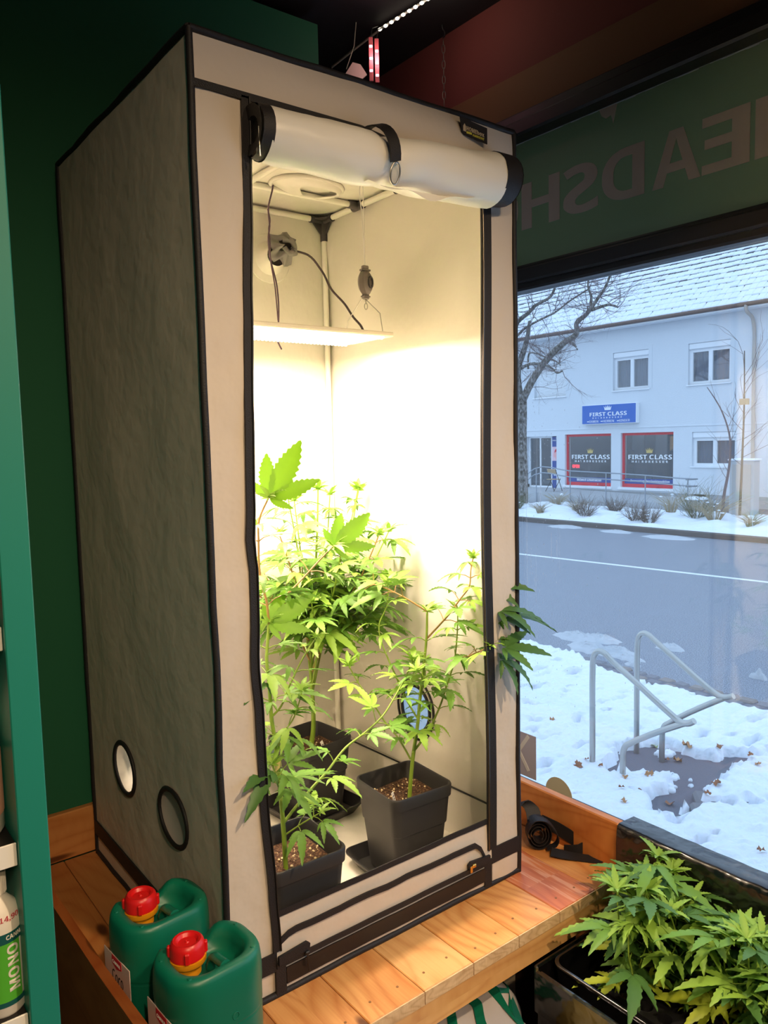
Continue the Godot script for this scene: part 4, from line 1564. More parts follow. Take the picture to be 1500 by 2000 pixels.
	# leaves that lean out over the tent's right post
	for f in [[V(0.72, 0.6, 0.03), V(0.75, -0.1, 0.5), 0.12, V(-0.2, 1, 0.5)], [V(0.715, 0.57, 0.025), V(0.8, -0.35, 0.4), 0.115, V(-0.2, 1, 0.6)], [V(0.735, 0.68, 0.0), V(0.9, 0.05, 0.45), 0.135, V(0.1, 1, 0.35)], [V(0.75, 0.73, -0.04), V(0.6, 0.25, 0.65), 0.105, V(-0.5, 0.7, 0.5)], [V(0.75, 0.66, -0.02), V(0.85, 0.02, 0.5), 0.14, V(0, 1, 0.2)]]:
		add_leaf(t, f[0] - o, f[1], f[3], f[2], "five", "leaf dark")
	plant_tag(t, V(0.535, 0.185, -0.155) - o, 0.5, -0.2)
	# rear, the bushiest
	t = thing("potted_hemp_plant", "bushiest hemp plant in black pot at the back of the tent", "potted plant", V(0.562, 0.014, -0.597), "potted hemp plants in the tent")
	square_pot(t, 0.1, 0.186, 0.226)
	o = t.position
	var base := V(0.577, 0.4, -0.6)
	grow(t, "stem", rel(o, [V(0.572, 0.19, -0.61), V(0.577, 0.252, -0.6), V(0.579, 0.337, -0.6), V(0.575, 0.42, -0.6), V(0.59, 0.55, -0.6), V(0.6, 0.7, -0.6), V(0.6, 0.85, -0.58), V(0.6, 0.96, -0.57)]), 0.008, 0.002, 0.5, 7, 0.12, 0.07, tones, 5)
	for b in [[V(0.47, 0.95, -0.52), 0.3], [V(0.538, 0.93, -0.6), 0.35], [V(0.66, 0.94, -0.6), 0.35], [V(0.69, 0.96, -0.5), 0.3], [V(0.735, 0.95, -0.56), 0.3], [V(0.735, 0.84, -0.42), 0.35], [V(0.67, 0.84, -0.38), 0.4], [V(0.75, 0.70, -0.44), 0.35], [V(0.40, 0.86, -0.45), 0.35], [V(0.42, 0.76, -0.6), 0.35], [V(0.70, 0.74, -0.7), 0.4], [V(0.54, 0.86, -0.36), 0.4], [V(0.46, 0.68, -0.40), 0.4], [V(0.36, 0.70, -0.5), 0.4], [V(0.66, 0.66, -0.36), 0.45]]:
		var e: Vector3 = b[0].min(V(0.755, 2, 2))
		var st0: Vector3 = base + V(0.0, rng.randf_range(-0.05, 0.12), 0.0)
		grow(t, "branch", rel(o, [st0, st0.lerp(e, 0.35) + V(0, 0.015, 0), st0.lerp(e, 0.7) + V(0, 0.0, 0.01), e]), 0.0034, 0.0015, b[1], 6, 0.125, 0.07, tones, 4, "stem red" if rng.randf() < 0.4 else "stem green")
	plant_tag(t, V(0.575, 0.19, -0.52) - o, 0.4, -0.35, 0.055)
	rng.seed = 77


# ---------------------------------------------------------------- things on and beside the bench
func jerrycan(at: Vector3, turn: float, label: String) -> void:
	var t := thing("jerrycan", label, "jerrycan", at, "green jerrycans on the bench")
	t.rotation.y = turn
	var G: Material = M["can green"]
	var w := 0.174
	var d := 0.143
	var poly := rounded(w, d, 0.056, 8)
	var n := poly.size()
	var rings := []
	for q in [[0.0, 0.9], [0.006, 0.975], [0.02, 0.985], [0.135, 0.985], [0.1385, 0.972], [0.142, 0.99], [0.168, 0.99], [0.182, 1.0]]:
		rings.append(ring2(poly, q[0], q[1]))
	# the top: a horseshoe rim that opens towards the back, with the grip and the neck in its hollow
	for q in [[1.0, 0.203], [0.992, 0.218], [0.97, 0.231], [0.93, 0.2385], [0.87, 0.2405], [0.75, 0.24], [0.69, 0.236], [0.63, 0.222], [0.59, 0.208], [0.5, 0.201], [0.3, 0.201], [0.02, 0.201]]:
		var r := PackedVector3Array()
		for v in poly:
			var a := absf(wrapf(v.angle() + PI / 2, -PI, PI))  # 0 at the back
			var open := smoothstep(0.8, 0.3, a)
			var y: float = lerpf(q[1], minf(q[1], 0.214), open)
			r.append(V(v.x * q[0], y, v.y * q[0]))
		rings.append(r)
	var st := S()
	stack(st, rings, true, true, [3, 5])
	obj("body", st, G, t)
	st = S()
	tube(st, smooth(PackedVector3Array([V(0.006, 0.204, 0.0), V(0.006, 0.222, 0.004), V(0.006, 0.231, 0.014), V(0.006, 0.233, 0.03), V(0.006, 0.236, 0.05)])), 0.009, 0.0095, 10, true, 0.75)
	obj("handle", st, G, t)
	for p in [V(-0.071, 0.239, -0.026), V(-0.058, 0.239, 0.048), V(0.071, 0.239, -0.026), V(0.059, 0.239, 0.048)]:
		st = S()
		lathe(st, [Vector2(0, 0.0035), Vector2(0.003, 0.003), Vector2(0.0042, 0.0)], 10, Transform3D(Basis(), p))
		obj("stud", st, G, t)
	var c := V(-0.026, 0.203, -0.02)
	st = S()
	lathe(st, [Vector2(0.0, 0.03), Vector2(0.0312, 0.03), Vector2(0.0312, 0.022), Vector2(0.03, 0.02), Vector2(0.022, 0.018), Vector2(0.022, 0.0)], 28, Transform3D(Basis(), c))
	obj("cap_ring", st, M["ring orange"], t)
	st = S()
	lathe(st, [Vector2(0.0, 0.053), Vector2(0.002, 0.0545), Vector2(0.004, 0.0525), Vector2(0.015, 0.052), Vector2(0.019, 0.057), Vector2(0.0235, 0.058), Vector2(0.027, 0.055), Vector2(0.029, 0.049), Vector2(0.03, 0.032), Vector2(0.027, 0.029), Vector2(0.0, 0.029)], 30, Transform3D(Basis(), c))
	for k in 4:
		var a := k * PI / 2 + 0.5
		box(st, c + V(cos(a) * 0.0305, 0.041, sin(a) * 0.0305), V(0.006, 0.02, 0.009), 0.002, Basis(Vector3.UP, -a))
	obj("cap", st, M["cap red"], t)
	# label on the side that faces the shelf
	var x := -w * 0.4925 - 0.0006
	var dy := 0.022
	st = S()
	box(st, V(x, 0.081 + dy, 0.0), V(0.0016, 0.138, 0.104), 0.0004)
	var lb := obj("label", st, M["label paper"], t)
	var side := Transform3D(Basis(V(0, 0, 1), V(0, 1, 0), V(-1, 0, 0)), V(x - 0.0006, dy, 0))
	st = S()
	prism(st, PackedVector2Array([Vector2(-0.018, 0.149), Vector2(0.02, 0.149), Vector2(0.02, 0.134), Vector2(0.001, 0.128), Vector2(-0.018, 0.134)]), 0.0011, side)
	obj("label_shield", st, M["label red"], lb)
	st = S()
	text(st, "CANNA", V(x - 0.0018, 0.136 + dy, -0.015), V(0, 0, 0.031), V(0, 0.006, 0), 0.0004)
	obj("label_text", st, M["white plastic"], lb)
	st = S()
	text(st, "Coco", V(x - 0.0009, 0.098 + dy, -0.02), V(0, 0, 0.044), V(0, 0.024, 0), 0.0005, false)
	obj("label_text", st, M["label ink"], lb)
	st = S()
	prism(st, PackedVector2Array([Vector2(-0.05, 0.012), Vector2(0.042, 0.012), Vector2(0.042, 0.078), Vector2(-0.02, 0.09), Vector2(-0.05, 0.09)]), 0.0008, side)
	obj("label_band", st, M["label violet"], lb)
	st = S()
	prism(st, PackedVector2Array([Vector2(-0.044, 0.014), Vector2(0.03, 0.014), Vector2(0.032, 0.06), Vector2(0.0, 0.078), Vector2(-0.044, 0.07)]), 0.0011, side)
	obj("label_picture", st, M["label dark"], lb)
	st = S()
	prism(st, disc(14, 0.014, Vector2(-0.012, 0.056), 0.7), 0.0014, side)
	prism(st, disc(14, 0.012, Vector2(0.012, 0.046), 0.7), 0.0014, side)
	obj("label_picture", st, M["label cream"], lb)
	# embossed marks on the front
	st = S()
	var f := d * 0.4925 + 0.0002
	for q in [[0.03, 0.06, 0.0012, 0.1], [0.012, 0.105, 0.036, 0.0012]]:
		box(st, V(q[0], q[1], f), V(q[2], q[3], 0.0012), 0.0003)
	torus(st, Transform3D(Basis(), V(0.012, 0.125, f)), 0.006, 0.006, 0.0007, 14, 5)
	torus(st, Transform3D(Basis(), V(0.01, 0.155, f + 0.0006)), 0.006, 0.006, 0.0007, 14, 5)
	text(st, "HDPE", V(0.02, 0.012, f), V(0, 0.05, 0), V(-0.008, 0, 0), 0.0006)
	obj("embossed_mark", st, G, t)


func bottle(called: String, label: String, at: Vector3, r: float, h: float, cap_r: float, cap_h: float) -> Node3D:
	var t := thing(called, label, "bottle", at, "bottles on the teal shelf")
	var st := S()
	var b := h - cap_h
	lathe(st, [Vector2(0, 0.0), Vector2(r * 0.9, 0.0), Vector2(r, r * 0.15), Vector2(r, b * 0.76), Vector2(r * 0.96, b * 0.82), Vector2(r * 0.8, b * 0.9), Vector2(cap_r * 0.98, b * 0.975), Vector2(cap_r * 0.8, b), Vector2(cap_r * 0.8, h - 0.005), Vector2(0, h - 0.005)], 28)
	obj("body", st, M["bottle white"], t)
	st = S()
	var c := [Vector2(0, b), Vector2(cap_r, b), Vector2(cap_r, h - 0.003), Vector2(cap_r - 0.003, h), Vector2(0, h)]
	lathe(st, c, 24)
	for k in 24:
		var a := TAU * k / 24
		box(st, V(cos(a) * cap_r, b + cap_h * 0.45, sin(a) * cap_r), V(0.0014, cap_h * 0.8, 0.0012), 0.0, Basis(Vector3.UP, -a))
	obj("cap", st, M["bottle white"], t)
	return t


func wrap_label(t: Node3D, called: String, r: float, y0: float, y1: float, a0: float, a1: float, m: Material) -> MeshInstance3D:
	# angles from +z, towards +x
	var st := S()
	for o in [0.0004, -0.0004]:
		surf(st, 16, 1, func(u, v):
			var a: float = lerpf(a0, a1, u)
			return V(sin(a) * (r + o + 0.0004), lerpf(y0, y1, v), cos(a) * (r + o + 0.0004)), o > 0.0)
	return obj(called, st, m, t)


func around(r: float, y: float, up: float, a0: float, a1: float, upright: bool) -> Callable:
	# bends lettering round a bottle; upright lettering climbs it instead
	return func(u: float, v: float, w: float) -> Vector3:
		var a: float = lerpf(a0, a1, u)
		var yy: float = y + up * v
		if upright:
			a = lerpf(a0, a1, 1.0 - v)
			yy = y + up * u
		var rr: float = r + 0.0009 + w * 0.0005
		return V(sin(a) * rr, yy, cos(a) * rr)


func props() -> void:
	jerrycan(V(-0.1, 0.0005, -0.078), 0.1, "green jerrycan with red cap standing behind the front one, beside the tent's left side")
	jerrycan(V(-0.089, 0.0005, 0.108), 0.07, "front green jerrycan with red cap, nearest the viewer at the bench corner")
	# shelf unit on the left
	var s := thing("shelf_unit", "teal painted shelf unit cut off by the left edge of the picture", "shelf", V(-0.67, -0.56, -0.3))
	for x in [-0.367, -0.97]:
		var st := S()
		span(st, V(x - 0.019 + 0.67, 0, -0.5), V(x + 0.019 + 0.67, 2.6, 0.5), 0.0015)
		obj("side_panel", st, M["teal paint"], s)
	for y in [0.321, 0.565, 0.86, 1.15, 1.45, 0.05, -0.25]:
		var st := S()
		span(st, V(-0.28, y + 0.56 - 0.02, -0.49), V(0.283, y + 0.56, 0.485), 0.001)
		var sh := obj("shelf_board", st, M["frame black"], s)
		st = S()
		span(st, V(-0.28, y + 0.56 - 0.03, 0.486), V(0.283, y + 0.56 + 0.002, 0.489), 0.001)
		obj("price_rail", st, M["white plastic"], sh)
	# bottles
	var b := bottle("plant_food_bottle", "white bottle with green MONO label on the lower visible shelf", V(-0.409, 0.321, 0.15), 0.029, 0.202, 0.0125, 0.036)
	wrap_label(b, "label", 0.029, 0.022, 0.105, -0.9, 0.75, M["label green"])
	wrap_label(b, "label_band", 0.0291, 0.105, 0.119, -0.9, 1.2, M["label petrol"])
	wrap_label(b, "label_band", 0.0291, 0.016, 0.023, -0.5, 1.2, M["label petrol"])
	var st := S()
	text(st, "MONO", Vector3.ZERO, Vector3.RIGHT, Vector3.UP, 1.0, true, "Droid Sans", around(0.0292, 0.036, 0.066, 0.1, 0.62, true))
	obj("label_text", st, M["bottle white"], b)
	st = S()
	text(st, "CANNA", Vector3.ZERO, Vector3.RIGHT, Vector3.UP, 1.0, true, "Droid Sans", around(0.0294, 0.1105, 0.006, 0.1, 1.0, false))
	obj("label_text", st, M["bottle white"], b)
	st = S()
	text(st, "€14,90", Vector3.ZERO, Vector3.RIGHT, Vector3.UP, 1.0, false, "Droid Serif", around(0.0276, 0.134, 0.009, -0.35, 0.85, false))
	obj("handwritten_price", st, M["price red"], b)
	b = bottle("plant_food_bottle", "larger white bottle with salmon label on the shelf above the MONO bottle", V(-0.437, 0.565, 0.12), 0.05, 0.24, 0.018, 0.035)
	wrap_label(b, "label", 0.05, 0.03, 0.12, -1.0, 1.3, M["label salmon"])
	wrap_label(b, "label_band", 0.0502, 0.12, 0.131, -1.0, 1.3, M["label petrol"])
	b = bottle("plant_food_bottle", "white bottle with red label on the uppermost visible shelf", V(-0.43, 0.86, 0.12), 0.04, 0.2, 0.015, 0.03)
	wrap_label(b, "label", 0.04, 0.02, 0.11, -1.0, 1.3, M["price red"])
	b = bottle("plant_food_bottle", "white bottle in the shadow behind the MONO bottle", V(-0.425, 0.321, 0.05), 0.028, 0.19, 0.012, 0.03)
	strap_coil()
	bag()
	# stickers on the shop window
	var gp := S()
	box(gp, V(1.2485, 0.063, -0.385), V(0.001, 0.145, 0.104))
	var g := obj("window_sticker", gp, mat("sticker lilac", rgb(190, 186, 198), 0.6))
	tag(g, "grey rectangular window sticker with a white chevron beside the tent", "sticker")
	var ch := S()
	for e in [0.62, -0.62]:
		box(ch, V(1.2475, 0.07 + 0.03 * signf(e), -0.385), V(0.001, 0.07, 0.013), 0.0004, Basis(Vector3.RIGHT, e))
	obj("chevron", ch, M["white plastic"], g)
	gp = S()
	prism(gp, disc(32, 0.053), 0.001, Transform3D(Basis(V(0, 0, 1), V(0, 1, 0), V(-1, 0, 0)), V(1.249, -0.022, -0.241)))
	tag(obj("window_sticker", gp, mat("sticker cream", rgb(214, 208, 176), 0.6)), "round pale cream window sticker just above the pine ledge", "sticker")


func strap_coil() -> void:
	var t := thing("strap", "coiled black webbing strap lying on the bench right of the tent", "strap", V(0.925, 0.0, -0.045))
	var ax := V(-0.62, 0.0, 0.78).normalized()
	var sx := V(0.78, 0, 0.62)
	var p := PackedVector3Array()
	var a := PackedVector3Array()
	for k in 92:
		var th := -0.8 + k * 0.24
		var r := 0.012 + 0.0011 * k * 0.28
		p.append(V(0, 0.041, 0) + sx * cos(th) * r * 0.9 + V(0, 1, 0) * sin(th) * r * 1.05)
		a.append(ax * 0.019)
	var st := S()
	ribbon(st, p, a, 0.0018)
	obj("coil", st, M["black webbing"], t)
	st = S()
	p.clear()
	a.clear()
	for q in [[-0.03, 0.05, 0.02, 0.0], [-0.012, 0.084, 0.03, 0.1], [0.018, 0.085, 0.04, 0.2], [0.04, 0.062, 0.045, 0.3], [0.05, 0.035, 0.045, 0.4], [0.044, 0.018, 0.04, 0.5], [0.02, 0.008, 0.04, 0.7]]:
		p.append(sx * q[0] + V(0, q[1], 0) + ax * q[2] * 0.5)
		a.append(ax * 0.012)
	ribbon(st, smooth(p, 4), smooth(a, 4), 0.0018)
	obj("loop", st, M["black webbing"], t)
	st = S()
	p = PackedVector3Array([V(-0.005, 0.01, 0.05), V(0.015, 0.008, 0.085), V(0.035, 0.006, 0.11), V(0.055, 0.005, 0.135), V(0.066, 0.01, 0.158), V(0.074, 0.018, 0.175)])
	a = PackedVector3Array([V(0.012, 0.004, -0.008), V(0.013, 0.003, -0.007), V(0.013, 0.002, -0.006), V(0.012, 0.003, -0.006), V(0.009, 0.004, -0.004), V(0.003, 0.002, -0.001)])
	ribbon(st, smooth(p, 4), smooth(a, 4), 0.0022)
	obj("tail", st, M["black webbing"], t)
	st = S()
	p = PackedVector3Array([V(0.03, 0.06, -0.01), V(0.05, 0.045, 0.03), V(0.062, 0.03, 0.075), V(0.068, 0.022, 0.1), V(0.06, 0.018, 0.1), V(0.035, 0.01, 0.06)])
	a = PackedVector3Array([V(0, 0.017, 0), V(0, 0.019, 0), V(0, 0.02, 0), V(0, 0.018, 0), V(0, 0.016, 0), V(0, 0.01, 0)])
	ribbon(st, smooth(p, 4), smooth(a, 4), 0.0022)
	obj("loop", st, M["black webbing"], t)
	st = S()
	p = PackedVector3Array([V(-0.06, 0.06, -0.07), V(-0.02, 0.07, -0.075), V(0.02, 0.092, -0.075), V(0.032, 0.08, -0.05), V(0.02, 0.05, -0.03)])
	a = PackedVector3Array([V(0.0, 0.012, 0.018), V(0, 0.012, 0.018), V(0.006, 0.01, 0.018), V(0.016, 0.0, 0.012), V(0.018, 0, 0.008)])
	ribbon(st, smooth(p, 4), smooth(a, 4), 0.0022)
	obj("loop", st, M["black webbing"], t)


func bag_top(u: float, v: float) -> Vector3:
	# u along +x, v towards the viewer; a plump pillow
	var z := lerpf(-0.07, 0.42, v)
	var x := lerpf(0.1, lerpf(0.70, 0.648, smoothstep(0.1, 0.17, z)), u)
	var eu := 1.0 - pow(absf(u * 2 - 1), 8.0)
	var ev := 1.0 - pow(absf(v * 2 - 1), 6.0)
	var y := -0.35 + 0.2 * pow(maxf(0.0, eu * ev), 0.45) - 0.03 * v
	return V(x, y + wrinkle.get_noise_2d(x * 14.0, z * 8.0) * 0.012 * (1.0 - eu * 0.6), z)


func bag() -> void:
	var t := thing("pebble_bag", "white plastic bag with big green upside down lettering under the bench edge", "bag", V(0.38, -0.56, 0.17))
	var o := t.position
	var st := S()
	surf(st, 40, 30, func(u, v): return bag_top(u, v) - o, true)
	surf(st, 20, 20, func(u, v):
		var p := bag_top(u, v)
		return V(p.x, -0.44 - (p.y + 0.38) * 0.5 - 0.02, p.z) - o)
	for e in [[0, 0.0], [0, 1.0], [1, 0.0], [1, 1.0]]:
		surf(st, 20, 1, func(u, v):
			var p := bag_top(e[1] if e[0] == 0 else u, u if e[0] == 0 else e[1])
			return V(p.x, lerpf(p.y, -0.44 - (p.y + 0.38) * 0.5 - 0.02, v), p.z) - o)
	obj("sack", st, M["bag white"], t)
	# AQUA, upside down as seen from the shop
	st = S()
	var word := "AQUA"
	for i in 4:
		var u1 := 0.965 - i * 0.205
		text(st, word[i], Vector3.ZERO, Vector3.RIGHT, Vector3.UP, 1.0, true, "Droid Serif", func(u: float, v: float, w: float) -> Vector3: return bag_top(u1 - 0.18 * u, 0.27 + 0.3 * v - 0.03 * i) + V(0, 0.003 + 0.0008 * w, 0) - o)
	obj("lettering", st, M["bag green"], t)
	st = S()
	surf(st, 10, 3, func(u, v): return bag_top(lerpf(0.6, 0.99, u), lerpf(0.6, 0.8, v)) + V(0, 0.004, 0) - o, true)
	obj("yellow_patch", st, M["bag yellow"], t)
	# a second bag carries it
	st = S()
	box(st, V(0, 0.05, 0), V(0.48, 0.1, 0.38), 0.04)
	obj("lower_fold", st, M["bag white"], t)


# ---------------------------------------------------------------- propagation tray
func tray() -> void:
	var F: Material = M["black foil"]
	var st := S()
	span(st, V(0.652, -0.56, 0.182), V(1.0, -0.172, 1.0), 0.01)
	span(st, V(0.652, -0.2, 0.178), V(0.985, -0.086, 0.19), 0.004)
	span(st, V(0.652, -0.2, 0.178), V(0.664, -0.096, 1.0), 0.004)
	var fp := obj("foil_plinth", st, F)
	tag(fp, "low plinth wrapped in glossy black foil right of the bench", "plinth")
	st = S()
	surf(st, 40, 10, func(u, v):
		var z: float = lerpf(0.165, 1.3, u)
		var a: Array = [V(1.05, 0.1255, z), V(0.984, 0.1285, z), V(0.978, 0.11, z), V(0.976, -0.2, z)]
		var k: float = v * 3.0
		var i := mini(int(k), 2)
		var p: Vector3 = a[i].lerp(a[i + 1], k - i)
		return p + V(-0.006 * maxf(0.0, wrinkle.get_noise_2d(z * 9.0, p.y * 3.0)), 0.002 * wrinkle.get_noise_2d(z * 12.0, 5.0), 0))
	span(st, V(0.985, -0.2, 0.165), V(1.05, 0.124, 1.3))
	tag(obj("foil_sheet", st, F), "glossy black foil wrapped over the window ledge behind the cuttings", "foil")
	var t := thing("propagation_tray", "deep glossy black tray holding the cuttings", "tray", V(0.832, -0.171, 0.47))
	var rings := []
	var hw := 0.285
	var hd := 0.555
	for q in [[0.0, 0.93], [0.004, 0.945], [0.076, 0.985], [0.08, 1.0], [0.084, 1.0], [0.085, 0.985], [0.085, 0.955], [0.08, 0.945], [0.01, 0.905], [0.006, 0.89]]:
		rings.append(ring2(rounded(hw - 0.285 * (1 - q[1]), hd - 0.285 * (1 - q[1]), 0.03, 6), q[0]))
	st = S()
	stack(st, rings, true, true, [1, 2, 3, 5, 6, 7, 8])
	obj("tray_shell", st, M["tray black"], t)
	# plug insert: plate with round cells on cups
	var c := thing("plug_insert", "black plug tray with round cells, some empty, inside the glossy tray", "tray", V(0.858, -0.16, 0.48))
	st = S()
	var nx := 5
	var nz := 9
	var pit := 0.0455
	var holes := []
	for i in nx:
		for j in nz:
			holes.append([Vector2((i - (nx - 1) / 2.0) * pit, (j - 4.0) * pit), 0.0172, 0.0172])
	var x0 := -nx * pit / 2 - 0.004
	var z0 := -nz * pit / 2 - 0.004
	holed(st, Vector2(x0, z0), Vector2(-x0, -z0), holes, 0.1, func(q: Vector2) -> Vector3: return V(q.x, 0.042, q.y), true)
	var edge := rounded(-x0 * 2, -z0 * 2, 0.004, 2)
	stack(st, [ring2(edge, 0.042), ring2(edge, 0.038, 1.006), ring2(edge, 0.034, 1.006), ring2(edge, 0.03, 0.99)], false, false, [1, 2])
	obj("plate", st, M["cell black"], c)
	for h in holes:
		st = S()
		lathe(st, [Vector2(0.0178, 0.0425), Vector2(0.0165, 0.043), Vector2(0.0155, 0.04), Vector2(0.012, 0.004), Vector2(0.0, 0.004), Vector2(0.0, 0.0), Vector2(0.013, 0.0), Vector2(0.0172, 0.04)], 16, Transform3D(Basis(), V(h[0].x, 0, h[0].y)))
		obj("cell", st, M["cell black"], c)
	# cuttings
	var empty := [[0, 0], [0, 2], [0, 3], [0, 4], [0, 5], [0, 6], [0, 7], [0, 8], [1, 3], [1, 4], [1, 5], [1, 6], [1, 8], [2, 3], [2, 4], [1, 2]]
	var made := []
	for v in 6:
		var k := cutting_mesh(v)
		made.append(k)
	var n := 0
	rng.seed = 4242
	for j in nz:
		for i in nx:
			if [i, j] in empty or (j > 6 and i > 3):
				continue
			var at := V(0.858 + (i - 2) * pit, -0.124, 0.48 + (j - 4) * pit)
			var say := "young hemp cutting with pale green leaves in the black plug tray"
			var grp := "hemp cuttings in the plug tray"
			if i == 0 and j == 1:
				say = "hemp cutting nearest the pine bench, its lower leaves yellowing"
			var o: Node3D = made[n % 6] if n < 6 else made[rng.randi() % 6].duplicate()
			put(o, "hemp_cutting", self)
			tag(o, say, "cutting", grp)
			o.position = at
			o.rotation.y = rng.randf() * TAU
			o.scale = Vector3.ONE * rng.randf_range(0.9, 1.15) * (1.18 if j < 2 else 1.0) * (0.85 if i < 2 else 1.0)
			n += 1


func cutting_mesh(v: int) -> Node3D:
	var t := Node3D.new()
	var r := RandomNumberGenerator.new()
	r.seed = 900 + v
	rng.seed = 300 + v
	var st := S()
	lathe(st, [Vector2(0, 0.004), Vector2(0.01, 0.003), Vector2(0.0146, 0.0)], 14)
	obj("soil_plug", st, M["soil"], t)
	var h := r.randf_range(0.13, 0.19)
	var p := smooth(PackedVector3Array([V(0, 0, 0), V(r.randf_range(-0.008, 0.008), h * 0.35, r.randf_range(-0.008, 0.008)), V(r.randf_range(-0.012, 0.012), h * 0.7, r.randf_range(-0.012, 0.012)), V(r.randf_range(-0.015, 0.015), h, r.randf_range(-0.015, 0.015))]), 4)
	st = S()
	tube(st, p, 0.0019, 0.0013, 6)
	var leaves := []
	var levels := 3
	for i in levels:
		var u := lerpf(0.3, 0.92, i / float(levels - 1))
		var k := int(u * (p.size() - 1))
		for sd in 2:
			var a := i * 1.57 + sd * PI + r.randf_range(-0.4, 0.4) + v
			var d := V(cos(a), 0.25 if i > 1 else -0.05, sin(a)).normalized()
			var size := lerpf(0.098, 0.088, u) * r.randf_range(0.85, 1.15) * (0.9 if i == 0 else 1.0)
			var joint: Vector3 = p[k] + d * size * 0.35
			tube(st, PackedVector3Array([p[k], joint]), 0.001, 0.0008, 4, false)
			leaves.append([joint, V(d.x, d.y * 0.5 + 0.05, d.z), size, i])
	obj("stem", st, M["stem green"], t)
	for l in leaves:
		add_leaf(t, l[0], l[1], V(r.randf_range(-0.3, 0.3), 1, r.randf_range(-0.3, 0.3)), l[2], "five" if r.randf() < 0.7 else "seven", "leaf yellow" if l[3] == 0 and r.randf() < 0.5 else ["leaf mid", "leaf dark", "leaf light"][r.randi() % 3])
	for i in 6:
		var a := i * 2.4
		add_leaf(t, p[-1], V(cos(a), 0.9, sin(a)), V(-cos(a), 1, -sin(a)), r.randf_range(0.03, 0.055), "three" if i % 2 else "five", "leaf light")
	return t


# ---------------------------------------------------------------- the street outside
const G := -1.35


func fbm(x: float, z: float, f: float) -> float:
	return noise.get_noise_2d(x * f, z * f)


func patch_depth(x: float, z: float, poly: PackedVector2Array) -> float:
	# distance inside (positive) or outside of the trodden bare patch, with a ragged edge
	var p := Vector2(x + 0.07 * fbm(x, z, 6.0) + 0.03 * fbm(x, z, 21.0), z + 0.07 * fbm(x + 9.0, z, 6.0) + 0.03 * fbm(x, z + 9.0, 21.0))
	var d := 99.0
	for i in poly.size():
		d = minf(d, p.distance_to(Geometry2D.get_closest_point_to_segment(p, poly[i], poly[(i + 1) % poly.size()])))
	return d if Geometry2D.is_point_in_polygon(p, poly) else -d


